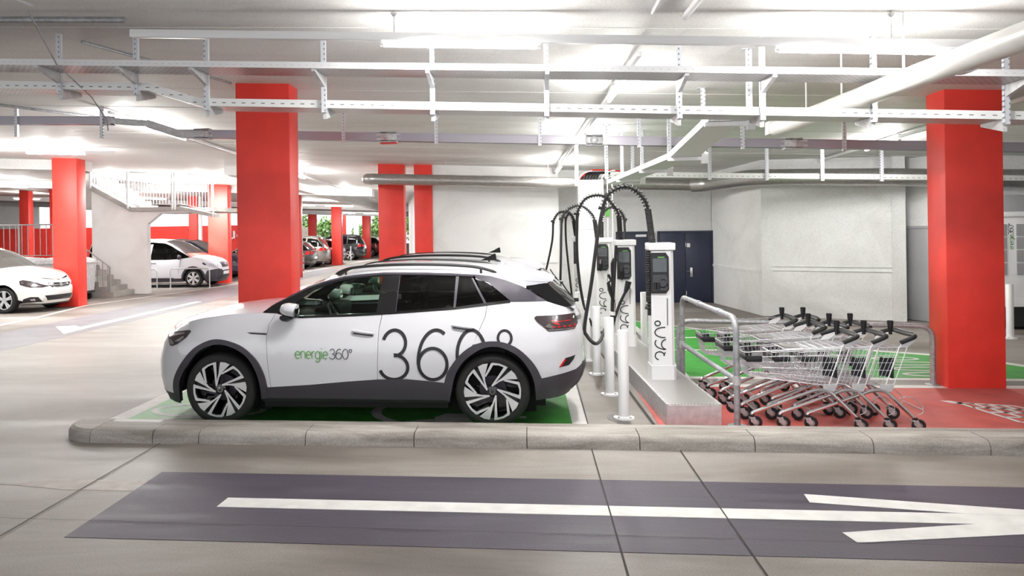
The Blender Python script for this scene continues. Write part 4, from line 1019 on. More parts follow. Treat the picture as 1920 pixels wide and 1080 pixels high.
def charger(x, y, label, hoses, z0=.22, plug=True):
    e = thing('charging_post', label, 'charging post', (x, y, z0), 0, 'white charging posts on the plinth')
    D_ = .30
    def plan(w, d, c): return [(-w + .01, 0), (w - c, 0), (w, c * .8), (w, d - .03), (w - .03, d), (-w + .03, d), (-w, d - .03), (-w, .01)]
    b = MB(); P = plan(.142, D_ + .03, .03); b.prism(P, lambda u, v, t: (u, v - .012, .16 * t)); b.build('base_shoe', m_whitep, e)
    b = MB(); P0 = plan(.132, D_, .035)
    vv = []; 
    for z, k in ((.16, 1.0), (.17, .985), (1.47, .955)): vv += [(u * k, v * k + (1 - k) * .05, z) for u, v in P0]
    n = len(P0); ff = [(i + r * n, (i + 1) % n + r * n, (i + 1) % n + (r + 1) * n, i + (r + 1) * n) for r in range(2) for i in range(n)] + [tuple(2 * n + i for i in range(n))]
    b.add(vv, ff); b.build('post_body', m_whitep, e)
    b = MB(); b.rbox(-.147, .147, -.02, D_ + .03, 1.475, 1.56, .012, seg=3); cp = b.build('post_cap', m_whitep, e)
    b = MB(); lettering(b, 'energie360o', lambda u, v: (-.115 + u, -.0215, 1.497 + v), .034, .06); b.build('cap_lettering', m_txtgrey, cp, smooth=0)
    # dark display and socket bay
    HEX = [(-.132, .985), (.035, .985), (.068, 1.03), (.068, 1.40), (.035, 1.45), (-.132, 1.45)]
    b = MB(); b.prism(HEX, lambda u, v, t: (u, -.022 + .05 * t, v)); b.build('screen_panel', m_black, e)
    b = MB(); b.prism([(-.11, 1.23), (.045, 1.23), (.045, 1.385), (-.11, 1.385)], lambda u, v, t: (u, -.026 + .006 * t, v)); dp = b.build('display', m_screen, e)
    b = MB(); b.box(-.055, .02, -.0275, -.0255, 1.392, 1.404); b.build('status_light', m_screeng, dp)
    b = MB(); b.prism([(-.115, 1.02), (.05, 1.02), (.05, 1.16), (.03, 1.20), (-.115, 1.20)], lambda u, v, t: (u, -.030 + .006 * t, v)); b.lathe([(.052, .0), (.052, .012), (.04, .014), (.04, .004)], 20, TR(.0, -.028, 1.10) @ RX(pi / 2)); b.build('socket_recess', m_gloss, e)
    b = MB(); b.lathe([(.022, -.03), (.022, .05), (0, .05)], 14, TR(-.055, -.034, 1.06)); b.lathe([(.018, -.03), (.018, .05), (0, .05)], 14, TR(-.09, -.034, 1.06)); b.build('plug_holder', m_black, e)
    if plug:
        b = MB(); b.tube([(-.07, -.03, 1.16), (-.075, -.07, 1.10), (-.07, -.06, 1.03), (-.07, -.03, .99)], [.028, .034, .03, .02], 10); b.rbox(-.105, -.045, -.06, -.028, 1.04, 1.17, .012); b.build('charging_plug', m_black, e)
    b = MB(); b.box(.045, .053, -.0035, .004, .62, .93); b.build('slot_line', m_txtdark, e)
    b = MB()
    def cw(u, v): return (.105 - v, -.0035, .215 + u)
    lettering(b, '360o', cw, .20, .066, clip=lambda u, v: v > .082); b.build('post_lettering', m_txtdark, e, smooth=0)
    b = MB()
    for z in (.4, .72, 1.0, 1.22): b.tube([(.126, .05, z), (.131, .05, z)], .006, 8)
    b.build('side_screws', m_galv, e)
    # cable arms
    o = Vector((x, y, z0))
    for h in hoses:
        H = [Vector(p) - o for p in h['arm']]; Cb = [Vector(p) - o for p in h['cable']]
        if h.get('sleeve', True):
            b = MB(); s0, s1 = H[0], H[1]; n = 46; P = [s0.lerp(s1, k / n) for k in range(n + 1)]
            b.tube(P, [.034 + (.006 if k % 2 else 0) for k in range(n + 1)], 12); hz = b.build('corrugated_sleeve', m_rub, e)
        b = MB(); b.tube(smooth_path(H, 8), .017, 8); arm = b.build('cable_arm', m_rub, e)
        b = MB(); spring(b, H[1:], .036, .0055, .042); b.build('support_spring', m_black, arm)
        b = MB(); q = H[-1]; b.tube([q + Vector((-.045 * h.get('dir', 1), 0, .02)), q + Vector((.02, 0, -.0)), q + Vector((.0, 0, -.06))], .022, 8); b.build('cable_clamp', m_black, arm)
        b = MB(); b.tube(smooth_path(Cb, 8), .021, 8); cb = b.build('charging_cable', m_rub, e)
        if h.get('plugend'):
            q = Cb[-1]; d = (Cb[-1] - Cb[-2]).normalized(); b = MB(); b.tube([q, q + d * .08, q + d * .16 + Vector((.0, -.02, .02)), q + d * .24 + Vector((.03, -.03, .01))], [.022, .03, .034, .038], 10); b.build('charging_plug', m_black, cb)
    return e

def W(pts, y, dy=0): return [(px, y + dy * i, pz) for i, (px, pz) in enumerate(pts)]
charger(1.515, 9.34, 'charging post nearest the viewer on the plinth beside the trolleys', [
    dict(arm=W([(1.43, 1.74), (1.38, 2.17), (1.32, 2.31), (1.23, 2.40), (1.12, 2.44), (1.0, 2.40), (.91, 2.32), (.86, 2.18)], 9.46), cable=W([(.86, 2.18), (.80, 1.88), (.72, 1.33), (.635, .83), (.66, .71), (.75, .62)], 9.42) + [(.86, 9.9, .60), (.98, 10.7, .62), (1.08, 11.4, .55), (1.14, 11.78, .42)]),
    dict(arm=[(1.372, 9.40, 1.70), (1.372, 9.40, 1.10), (1.372, 9.40, 1.02)], cable=[(1.372, 9.40, 1.04), (1.372, 9.40, .99), (1.37, 9.39, .95)])], plug=False)
b_ = [dict(arm=W([(1.35, 1.72), (1.33, 2.13), (1.25, 2.29), (1.14, 2.41), (1.01, 2.44), (.86, 2.40), (.77, 2.29), (.72, 2.16)], 12.0), cable=W([(.72, 2.16), (.71, 1.55), (.78, .91), (.92, .52), (1.05, .42), (1.18, .55), (1.21, .9), (1.22, 1.25)], 11.95), plugend=1)]
charger(1.415, 11.91, 'second charging post of the row with two plugs hanging in front of it', b_)
charger(1.325, 14.31, 'third charging post of the row, standing before the tall white cable tower', [
    dict(arm=W([(1.30, 1.72), (1.30, 2.07), (1.34, 2.23), (1.46, 2.32), (1.59, 2.28), (1.67, 2.19), (1.70, 2.09)], 14.5), cable=W([(1.70, 2.09), (1.71, 1.64), (1.70, 1.1), (1.62, .7)], 14.5), dir=-1),
    dict(arm=W([(1.22, 1.70), (1.17, 2.10), (1.08, 2.25), (.94, 2.35), (.78, 2.33), (.66, 2.24), (.59, 2.11)], 14.4), cable=W([(.59, 2.11), (.57, 1.46), (.55, .7), (.6, .5)], 14.4))])
charger(1.07, 17.0, 'fourth charging post, farthest and half hidden behind the cable tower', [
    dict(arm=W([(1.0, 1.72), (.95, 2.10), (.87, 2.27), (.72, 2.30), (.61, 2.25), (.52, 2.09)], 17.05), cable=W([(.52, 2.09), (.50, 1.71), (.38, 1.15), (.30, .9)], 17.05)),
    dict(arm=W([(1.08, 1.72), (1.0, 2.0), (.93, 2.2), (.85, 2.25), (.78, 2.16)], 17.0), cable=W([(.78, 2.16), (.79, 1.59), (.89, .53)], 17.0), sleeve=False)], plug=False)
# hung plugs by the second post
hp = thing('hanging_plugs', 'bundle of black plugs and cables hanging beside the second charging post', 'charging plug', (1.24, 11.80, 0))
b = MB(); b.tube(smooth_path([(.02, 0, 1.7), (-.01, 0, 1.2), (-.04, 0, .82), (-.05, 0, .55), (-.10, 0, .4)], 6), .02, 8); b.build('cable', m_rub, hp)
b = MB(); b.tube(smooth_path([(.14, -.02, 1.02), (.06, 0, .85), (-.02, 0, .62), (-.08, 0, .40)], 6), .02, 8); b.build('cable', m_rub, hp)
b = MB(); b.tube([(-.10, -.02, 1.28), (-.06, -.02, 1.2), (-.10, -.02, 1.16), (-.07, -.02, 1.03), (-.02, 0, .88)], [.022, .018, .024, .03, .02], 8); b.build('plug_grip', m_black, hp)
b = MB(); b.tube([(.14, -.02, 1.02), (.17, -.02, 1.10), (.19, -.02, 1.18)], [.024, .04, .045], 10); b.build('plug_grip', m_black, hp)
b = MB(); b.tube([(-.045, 0, .74), (-.047, 0, .69)], .045, 10); b.build('cable_tie', m_white, hp)

# tall white cable tower with black cables entering from the tray
tw = thing('cable_tower', 'tall white metal cable tower rising behind the charging posts to the ceiling tray', 'cable tower', (1.18, 15.4, 0))
b = MB(); b.rbox(-.235, .235, -.15, .25, .223, 1.92, .006); b.rbox(-.235, .235, -.15, .25, 1.925, 2.86, .006); b.build('tower_cover', m_whitep, tw)
b = MB()
for s_ in (-.215, .215): b.tube([(s_, .0, 2.84)] + [(s_ + .26 * (1 - cos(a)), .05, 2.84 + .20 * sin(a)) for a in [pi / 2 * k / 8 for k in range(9)]], .012, 6)
b.build('cable_guide', m_white, tw)
for k in range(6):
    b = MB(); x0 = -.16 + .055 * k
    b.tube(smooth_path([(x0, .02, 2.8), (x0 + .02, .05, 2.92), (x0 + .12, .4, 3.02), (.4 + x0 * .5, .55, 3.03), (.8, .62 + .04 * k, 3.0)], 6), .024, 8); b.build('power_cable', m_rub, tw)
b = MB(); b.tube(smooth_path([(-.2, .02, 2.85), (-.1, .1, 2.98), (.1, .4, 3.08), (.7, .6, 3.06)], 6), .016, 8); b.build('power_cable', m_redwall, tw, 'red power cable')
b = MB(); b.tube([(.31, -.1, 1.2), (.31, -.1, 2.9)], .012, 8); b.tube([(.40, -.1, 1.2), (.40, -.1, 2.9)], .012, 8); b.build('earth_rod', m_white, tw)
b = MB(); b.rbox(.275, .345, -.14, -.08, 2.16, 2.34, .01); b.build('green_tag', m_txtgreen, tw, 'green tag on the rod')

# bollards
def bollard(x, y, label, h=.91):
    e = thing('bollard', label, 'bollard', (x, y, 0), 0, 'white steel bollards along the charging posts')
    b = MB(); b.lathe([(0, h), (.052, h), (.056, h - .008), (.056, .0)], 24); b.build('bollard_post', m_whitep, e)
    b = MB(); b.lathe([(.056, .03), (.062, .022), (.105, .018), (.108, .0)], 24); f = b.build('bollard_foot', m_whitep, e)
    b = MB()
    for k in range(4):
        a = pi / 4 + k * pi / 2; b.lathe([(0, .032), (.011, .032), (.011, .016)], 6, TR(.085 * cos(a), .085 * sin(a), 0))
    b.build('anchor_bolts', m_galv, f)
for x, y, lb in ((.95, 8.37, 'white bollard nearest the kerb beside the damp patch'), (.925, 9.55, 'second white bollard from the kerb, left of the plinth'), (.885, 10.86, 'third white bollard from the kerb, left of the plinth'), (.845, 11.98, 'fourth white bollard from the kerb by the tail of the white car'), (.80, 13.3, 'last white bollard on the left side of the plinth, behind the others'),
                 (1.84, 13.2, 'white bollard right of the plinth, between the first and second charging post'), (1.80, 14.5, 'white bollard just behind the second charging post'), (8.02, 14.35, 'white bollard peeping out behind the large right red column')):
    bollard(x, y, lb)

# barrier rails
def barrier(pts_top, z_low, label, extra_posts=()):
    o = Vector((pts_top[0][0], pts_top[0][1], 0)); e = thing('barrier_rail', label, 'barrier rail', o, 0, None)
    P = [Vector(p) - o for p in pts_top]
    b = MB(); b.tube(fillet(P, .17, 8), .030, 14); b.build('hoop', m_galvd, e)
    for t in (.25, .62):
        q = P[1].lerp(P[2], t); d = (P[2] - P[1]).normalized(); b = MB(); b.tube([q - d * .06, q + d * .06], .036, 14); b.build('pipe_sleeve', m_galvd, e)
    if z_low:
        a = Vector((P[0].x, P[0].y, z_low)); c = Vector((P[3].x, P[3].y, z_low)); b = MB(); b.tube([a, c], .028, 12); b.build('lower_rail', m_galvd, e)
        for q in (a, c): b = MB(); b.tube([q - Vector((0, 0, .045)), q + Vector((0, 0, .045))], .039, 14); b.build('tee_clamp', m_galv, e)
    for p in (P[0], P[3]):
        b = MB(); b.lathe([(.03, .012), (.09, .01), (.09, 0)], 20, TR(p.x, p.y, 0)); b.build('foot_plate', m_galvd, e)
    return e
barrier([(2.01, 8.1, 0), (2.01, 8.1, 1.06), (1.95, 10.55, 1.06), (1.95, 10.55, 0)], .45, 'steel barrier hoop between the plinth and the trolleys, nearest the kerb')
barrier([(1.93, 10.72, 0), (1.93, 10.72, .735), (4.85, 10.25, .715), (4.85, 10.25, 0)], None, 'low steel barrier rail behind the trolleys, ending by the red column')
# power cabinet at the right edge
pc = thing('power_cabinet', 'white power cabinet with louvred doors at the right edge behind the red column', 'power cabinet', (8.45, 15.45, 0))
b = MB(); b.rbox(-.1, 1.5, 0, .8, .42, 2.05, .012); b.rbox(-.13, 1.53, -.03, .83, 2.05, 2.14, .01); b.box(-.1, 1.5, -.006, .0, .42, .58); b.build('cabinet_body', m_whitep, pc)
b = MB(); b.box(-.05, 1.45, .05, .75, .05, .42); b.build('cabinet_base', m_black, pc)
for x0 in (-.08, .31):
    for k in range(4):
        b = MB(); z0 = 1.0 + k * .235; b.box(x0, x0 + .22, -.012, -.002, z0, z0 + .21)
        for j in range(7): b.box(x0 + .01, x0 + .21, -.016, -.010, z0 + .012 + j * .028, z0 + .024 + j * .028)
        b.build('louvre', m_greydoor, pc)
b = MB(); lettering(b, 'energie', lambda u, v: (.26 - v, -.004, 1.46 + u), .085, .1); b.build('cabinet_lettering', m_txtgreen, pc, smooth=0)
b = MB(); lettering(b, '360o', lambda u, v: (.26 - v, -.004, 1.73 + u), .085, .1); b.build('cabinet_numerals', m_txtdark, pc, smooth=0)
b = MB(); b.rbox(-.05, .75, .2, .6, 2.14, 2.45, .01); b.build('duct_box', m_greydoor, pc)
# ================================================================== shopping trolleys
def make_trolley():
    root = thing('shopping_trolley', 'x', 'shopping trolley', (0, 0, 0))
    # frame: two bent tubes from castor to castor, cross tubes
    for sd in (-1, 1):
        yr, yf = sd * .265, sd * .19
        b = MB()
        P = fillet([(.0, yr, .125), (-.25, yr * .97, .385), (-.36, yr * .95, .395), (-.94, yf, .155), (-.945, yf, .13)], .10, 6)
        b.tube(P, .0175, 10); b.build('frame_tube', m_chrome, root)
        # upright carrying the basket and handle
        b = MB(); b.prism([(-.30, .38), (-.20, .38), (-.17, .45), (-.30, .45)], lambda u, v, t: (u, yr * .95 + (-.006 + .012 * t), v)); b.build('frame_bracket', m_galv, root)
    b = MB(); b.tube([(-.30, -.25, .395), (-.30, .25, .395)], .010, 8); b.tube([(-.90, -.19, .17), (-.90, .19, .17)], .010, 8); b.build('cross_tube', m_chrome, root)
    for x, yy, nm in ((0, .265, 1), (-.945, .19, 0)):
        for sd in (-1, 1):
            c = bpy.data.objects.new('castor', None); COL.objects.link(c); c.parent = root; c.location = (x, sd * yy, 0)
            tx = .035
            b = MB(); b.lathe([(0, .142), (.024, .142), (.027, .128), (.022, .112), (0, .112)], 14); b.build('castor_cap', m_black, c)
            b = MB()
            b.rbox(-.024, .026, -.024, .024, .105, .117, .004)
            for s_ in (-1, 1): b.prism([(-.022, .115), (.024, .115), (tx + .014, .055), (tx - .006, .045), (-.012, .07)], lambda u, v, t: (u, s_ * (.020 + .003 * t), v))
            b.build('castor_fork', m_galv, c)
            b = MB(); b.lathe([(.03, -.016), (.055, -.017), (.0625, -.008), (.0625, .008), (.055, .017), (.03, .016)], 22, TR(tx, 0, .0625) @ RX(pi / 2)); w_ = b.build('castor_wheel', m_rub, c)
            b = MB(); b.lathe([(0, -.018), (.03, -.017), (.03, .017), (0, .018)], 14, TR(tx, 0, .0625) @ RX(pi / 2)); b.build('wheel_hub', m_galvd, w_)
    # wire basket
    FT, FB, RT, RB = (-1.0, .735), (-.95, .50), (-.10, .80), (-.25, .425)
    wf, wr = .17, .26
    def side(u, v, sd):
        # u 0 front .. 1 rear, v 0 bottom .. 1 top
        xb = FB[0] + (RB[0] - FB[0]) * u; zb_ = FB[1] + (RB[1] - FB[1]) * u
        xt = FT[0] + (RT[0] - FT[0]) * u; zt_ = FT[1] + (RT[1] - FT[1]) * u
        y = (wf + (wr - wf) * u) * (.86 + .14 * v)
        return (xb + (xt - xb) * v, sd * y, zb_ + (zt_ - zb_) * v)
    R = .0023
    for sd in (-1, 1):
        b = MB()
        for k in range(23): u = k / 22; b.tube([side(u, 0, sd), side(u, 1, sd)], R, 4)
        for v, r in ((0, .004), (.2, R), (.4, .0032), (.6, R), (.8, .0032), (1, .0048)): b.tube([side(0, v, sd), side(1, v, sd)], r, 4)
        b.build('basket_side', m_wire, root)
    b = MB()
    for k in range(11):
        t = -1 + 2 * k / 10; b.tube([(side(0, 0, 1)[0], t * side(0, 0, 1)[1], FB[1]), (side(0, 1, 1)[0], t * side(0, 1, 1)[1], FT[1])], R, 4)
    for v in (0, .33, .66, 1): p = side(0, v, 1); b.tube([p, (p[0], -p[1], p[2])], .0032 if v < 1 else .0048, 4)
    b.build('basket_front', m_wire, root)
    b = MB()
    for k in range(11): t = -1 + 2 * k / 10; b.tube([(FB[0], t * side(0, 0, 1)[1], FB[1]), (RB[0], t * side(1, 0, 1)[1], RB[1])], R, 4)
    for k in range(21): p = side(k / 20, 0, 1); b.tube([p, (p[0], -p[1], p[2])], R, 4)
    b.build('basket_floor', m_wire, root)
    # rear flap hinged at the top (folded into the basket when nested) with child seat
    b = MB()
    q0 = Vector((-.10, 0, .795)); q1 = Vector((-.62, 0, .765))
    for k in range(13): t = -1 + 2 * k / 12; b.tube([q0 + Vector((0, t * .25, 0)), q1 + Vector((0, t * .20, 0))], R, 4)
    for k in range(8): p = q0.lerp(q1, k / 7); h = .25 - .05 * k / 7; b.tube([p + Vector((0, -h, 0)), p + Vector((0, h, 0))], .0028, 4)
    fl = b.build('rear_flap', m_wire, root)
    b = MB(); b.rbox(-.60, -.46, -.13, .10, .772, .780, .003); b.build('child_seat', m_greyplastic, fl, 'grey folding child seat')
    b = MB()
    for k in range(5): b.box(-.285 + .026 * k, -.263 + .026 * k, -.215, -.205, .53 - .008 * k, .70 - .006 * k, T=None)
    b.box(-.285, -.155, -.206, -.20, .52, .69); b.build('seat_back', m_black, root)
    # bumper corners
    b = MB(); [b.rbox(-.99, -.84, s_ * .185 - .012, s_ * .185 + .012, .645, .705, .01) for s_ in (-1, 1)]; b.rbox(-.995, -.965, -.19, .19, .655, .70, .01); b.build('corner_bumper', m_black, root)
    # handle
    for sd in (-1, 1):
        b = MB(); b.tube([(-.25, sd * .255, .44), (-.13, sd * .268, .80), (-.02, sd * .272, .885)], .0055, 6); b.tube([(-.18, sd * .255, .44), (-.06, sd * .268, .80)], .004, 6)
        b.prism([(-.13, .80), (-.10, .86), (.01, .90), (.02, .87), (-.06, .80)], lambda u, v, t: (u, sd * (.262 + .012 * t), v)); b.build('handle_bracket', m_white, root)
    b = MB(); b.tube(fillet([(-.12, -.275, .845), (.02, -.278, .905), (.035, .278, .905), (-.13, .275, .855)], .05, 5), .021, 10); b.tube([(.03, -.16, .906), (.03, .16, .906)], .025, 10)
    h = b.build('handle', m_black, root)
    b = MB(); b.lathe([(.022, .0), (.026, .03), (.030, .085), (.026, .088), (.020, .05), (0, .05)], 18, TR(.01, .245, .905)); b.lathe([(.016, -.05), (.018, 0), (0, 0)], 12, TR(.01, .245, .905)); b.build('coin_lock', m_black, h)
    # wire rail at the back for a crate
    b = MB(); b.tube(fillet([(-.10, -.20, .30), (-.06, -.21, .325), (.02, -.21, .315), (.10, -.21, .24), (.10, -.21, .17), (.04, -.22, .15)], .02, 3), .004, 5); b.tube(fillet([(-.10, .20, .30), (-.06, .21, .325), (.02, .21, .315), (.10, .21, .24), (.10, .21, .17), (.04, .22, .15)], .02, 3), .004, 5)
    b.tube([(.10, -.21, .2), (.10, .21, .2)], .004, 5); b.build('crate_rail', m_wire, root)
    return root
m_greyplastic = mat('grey_plastic', (.20, .19, .185), .55)
m_wire.node_tree.nodes['Principled BSDF'].inputs['Metallic'].default_value = .55
tp = make_trolley()
rows = [(8.20, [3.07, 3.33, 3.585], 'front row'), (8.88, [3.02, 3.24, 3.46], 'middle row'), (9.56, [2.95, 3.19], 'rear row')]
NM = {3: ['pushed farthest left', 'in the middle', 'last at the right'], 2: ['on the left', 'on the right']}
first = True
for y, xs, rn in rows:
    for i, x in enumerate(xs):
        o = tp if first else copy_tree(tp)
        first = False
        o.location = (x, y, 0)
        o['label'] = 'wire shopping trolley in the %s of nested ones, %s' % (rn, NM[len(xs)][i])
        o['group'] = 'wire shopping trolleys nested in three rows'
e = thing('lock_chain', 'thin chain hanging from the barrier hoop to the rear trolleys', 'chain', (1.98, 9.0, 0))
b = MB(); P = smooth_path([(0, 0, 1.06), (.15, .15, .96), (.45, .4, .90), (.9, .6, .90)], 10)
for i in range(len(P) - 1):
    a, c = P[i], P[i + 1]; m_ = (a + c) / 2; d = (c - a) * .62
    s_ = Vector((0, 0, .008)) if i % 2 else Vector((0, .008, 0))
    b.tube([m_ - d, m_ - d * .4 + s_, m_ + d * .4 + s_, m_ + d, m_ + d * .4 - s_, m_ - d * .4 - s_], .0028, 4, closed=True)
b.build('chain_links', m_galv, e)
# ================================================================== other vehicles
def wheel_simple(parent, loc, R, rr, n=5, flip=False, face=None, w=.2, twin=True):
    e = bpy.data.objects.new('wheel', None); COL.objects.link(e); e.parent = parent; e.location = loc; e.rotation_euler = (0, 0, pi if flip else 0)
    A = RX(pi / 2)
    b = MB(); b.lathe([(rr, .0), (rr + .015, .006), (R - .03, .004), (R, -.03), (R, -w + .03), (R - .03, -w), (rr, -w)], 36, A); b.build('tyre', m_tyre, e)
    b = MB(); b.lathe([(rr - .004, -.004), (rr - .02, -.06), (0, -.07)], 30, A); b.build('rim_barrel', m_gloss, e)
    b = MB(); b.lathe([(rr - .016, -.004), (rr - .012, .002), (rr + .001, .002), (rr + .001, -.02)], 36, A); b.lathe([(.055, -.04), (.05, -.01), (0, -.008)], 20, A)
    for k in range(n):
        a = 2 * pi * k / n
        for s_ in ((-.13, .13) if twin else (0,)):
            P = [(.04 * sin(a + s_ * 2 - .5), .04 * cos(a + s_ * 2 - .5)), (.04 * sin(a + s_ * 2 + .5), .04 * cos(a + s_ * 2 + .5)), (rr * .97 * sin(a + s_ + .075), rr * .97 * cos(a + s_ + .075)), (rr * .97 * sin(a + s_ - .075), rr * .97 * cos(a + s_ - .075))]
            b.prism(P, lambda u, v, t: (u, -.004 + .035 * t, v))
    b.build('rim', face or m_alu, e)
    return e

def car(name, label, cat, loc, rz, S_, paint, prof, belt, wb, wr, glassy=(), rear=None, front=None, group=None, cladm=None, clad_z=.30, rimn=5, trk=.0, belt_rear=None, mirror=True, rails=False, glass_m=None):
    # prof: side silhouette (x, z) from the bonnet edge over the roof to the tail, with segment kinds
    root = thing(name, label, cat, loc, rz, group); sh = S_
    g_ = glass_m or m_dglass
    top = [(x, z) for x, z, k in prof]
    R = wr + .055
    def archp(cx): return [(cx + R * cos(a), max(clad_z, wr + R * sin(a))) for a in [pi - pi * k / 16 for k in range(17)] if wr + R * sin(a) > clad_z - .02]
    bl = lambda x: interp(belt, x)
    hood = [p for p in prof if p[2] == 'h']; tailp = [p for p in prof if p[2] == 't']
    xs0 = min(p[0] for p in hood); cow = max(p[0] for p in hood); xe = max(p[0] for p in prof)
    zl = clad_z
    low = [(sh.F(.5, zl), zl)] + archp(0) + archp(wb) + [(sh.R(.5, zl), zl)]
    rearup = [(sh.R(.5, z), z) for z in (.5, .7, .85)] + [(p[0], p[1]) for p in reversed(tailp)]
    beltpts = [(x, z) for x, z in reversed(belt) if cow < x < (tailp[0][0] if tailp else xe)]
    upf = [(p[0], p[1]) for p in reversed(hood)] + [(sh.F(.5, z), z) for z in (.62, .45) if z < hood[0][1] - .05]
    poly = low + rearup + beltpts + upf
    b = MB()
    for sd in (-1, 1): side_panel(b, sh, poly, 0, .02, (sd,), .14)
    zt_ = min(hood[0][1], 1.0)
    front_panel(b, sh, [(-.53, zl), (.53, zl), (.53, hood[0][1]), (-.53, hood[0][1])], 0)
    zr_ = tailp[-1][1] if tailp else belt[-1][1]
    front_panel(b, sh, [(-.53, zl), (.53, zl), (.53, zr_), (-.53, zr_)], 0, rear=True)
    st = [(x, sh.S(x, z), z, (sh.F(0, z) - sh.F(.5, z)) * .8 * (1 - i / max(1, len(hood) - 1)) ** 2, .02 + .05 * (i / max(1, len(hood) - 1))) for i, (x, z, k) in enumerate(hood)]
    loft(b, st, 12)
    roof = [p for p in prof if p[2] == 'r']
    loft(b, [(x, sh.S(x, z) + .004, z, -.05 if i == 0 else 0, .06) for i, (x, z, k) in enumerate(roof)], 12)
    if tailp: loft(b, [(x, sh.S(x, z), z, .05, .01) for x, z, k in tailp], 12)
    # pillars around the glass
    gh = [(cow, bl(cow))] + [(x, z) for x, z, k in prof if k in 'wrb' and x >= cow] + [((tailp[0][0], tailp[0][1]) if tailp else (xe, belt[-1][1]))]
    body = b.build('body', paint, root)
    ng = len(glassy)
    pil = []
    for sd in (-1, 1):
        b = MB()
        # roof side rail and pillars as bands round the windows
        edge = [p for p in gh]
        inner = [(x, z - .06) for x, z in edge if z - .06 > bl(x)]
        side_panel(b, sh, edge[:1] + edge[1:] + list(reversed(inner)), .002, .02, (sd,), .2)
        for gx in glassy: side_panel(b, sh, [(gx[0], bl(gx[0]) - .02), (gx[0] + gx[2], bl(gx[0]) - .02), (gx[1] + gx[2], gx[3]), (gx[1], gx[3])], .003, .02, (sd,), .3)
        b.build('pillar', paint, root)
        b = MB(); side_panel(b, sh, [(cow + .12, bl(cow) - .005)] + [(x, z) for x, z in belt if cow + .2 < x < edge[-1][0] - .05] + [(edge[-1][0] - .04, edge[-1][1])] + [(x, z - .035) for x, z in reversed(edge[1:-1])], -.006, 0, (sd,), .2); b.build('side_window', g_, root)
    ws = [(cow, hood[-1][1])] + [(x, z) for x, z, k in prof if k == 'w'] + [(roof[0][0], roof[0][1])]
    b = MB(); loft(b, [(x, sh.S(x, z) - .02, z, -.10 * (1 - i / (len(ws) - 1)) - .05 * i / (len(ws) - 1), .05) for i, (x, z) in enumerate(ws)], 12); b.build('windshield', m_wind, root)
    bw = [(roof[-1][0], roof[-1][1])] + [(x, z) for x, z, k in prof if k == 'b'] + ([(tailp[0][0], tailp[0][1])] if tailp else [])
    b = MB(); loft(b, [(x, sh.S(x, z) - .015, z, .05 * i / max(1, len(bw) - 1), .055 - .04 * i / max(1, len(bw) - 1)) for i, (x, z) in enumerate(bw)], 12); b.build('rear_window', m_gloss, root)
    # cabin floor and seats so that the glass has something behind it
    b = MB(); b.box(.0, wb + .25, -.6, .6, .2, .42); b.box(.55, wb - .35, -.8, .8, .2, .42); b.rbox(cow - .05, cow + .35, -.66, .66, .7, hood[-1][1] - .02, .05); b.build('underbody', m_int, root)
    for y in (-.36, .36):
        for x in (cow + 1.05, cow + 1.9):
            b = MB(); T = TR(x, y, .62) @ RY(.26); b.rbox(-.07, .07, -.23, .23, 0, .58, .05, T=T); b.rbox(-.05, .05, -.12, .12, .62, .80, .04, T=T); b.build('car_seat', m_seat, root)
    # arches, sills, bumpers
    cm = cladm or m_black
    for cx in (0, wb):
        for sd in (-1, 1):
            pr = [((R - .005) * cos(a), (R - .005) * sin(a)) for a in [pi * k / 16 for k in range(17)]]; y = sh.S(cx, .6)
            b = MB(); b.add([(cx + u, sd * (y - .01), wr + v) for u, v in pr] + [(cx + u, sd * (y - .3), wr + v) for u, v in pr], [(i, i + 1, i + 18, i + 17) for i in range(16)])
            b.add([(cx + u, sd * (y - .3), wr + v) for u, v in pr] + [(cx - R, sd * (y - .3), .1), (cx + R, sd * (y - .3), .1)], [tuple(range(17)) + (17, 18) if False else tuple(range(17))])
            if cladm: side_panel(b, sh, [(cx + R * cos(a), wr + R * sin(a)) for a in [pi * k / 16 for k in range(17)]] + [(cx + (R + .06) * cos(a), wr + (R + .06) * sin(a)) for a in [pi * k / 16 for k in range(16, -1, -1)]], .012, .04, (sd,), .2)
            b.build('wheel_arch', cm, root)
            wheel_simple(root, (cx, sd * (y - .03), wr), wr, wr * .70, rimn, sd > 0)
    for sd in (-1, 1):
        b = MB(); side_panel(b, sh, [(R + .02, .20), (wb - R - .02, .20), (wb - R - .02, zl + .02), (R + .02, zl + .02)], -.01, .05, (sd,), .4); b.build('sill', cm, root)
    b = MB()
    side_panel(b, sh, [(sh.F(.5, .22) + .02, .2), (-R - .02, .2), (-R - .02, zl), (sh.F(.5, zl), zl)], .003, .03); front_panel(b, sh, [(-.53, .19), (.53, .19), (.53, zl + .005), (-.53, zl + .005)], .004); b.build('front_bumper', cm, root)
    b = MB()
    side_panel(b, sh, [(wb + R + .02, .22), (sh.R(.5, .3) - .03, .24), (sh.R(.5, zl), zl), (wb + R + .02, zl)], .003, .03); front_panel(b, sh, [(-.53, .23), (.53, .23), (.53, zl + .005), (-.53, zl + .005)], .004, rear=True); b.build('rear_bumper', cm, root)
    for nm, fn, polys, m_, rearf, par in (front or []) + (rear or []):
        for sgn in ((-1, 1) if fn == 'side' else (0,)):
            b = MB()
            for pl_ in polys:
                if fn == 'side': side_panel(b, sh, pl_, par, .02, (sgn,), .12)
                else: front_panel(b, sh, pl_, par, .02, rearf)
            b.build(nm, m_, root)
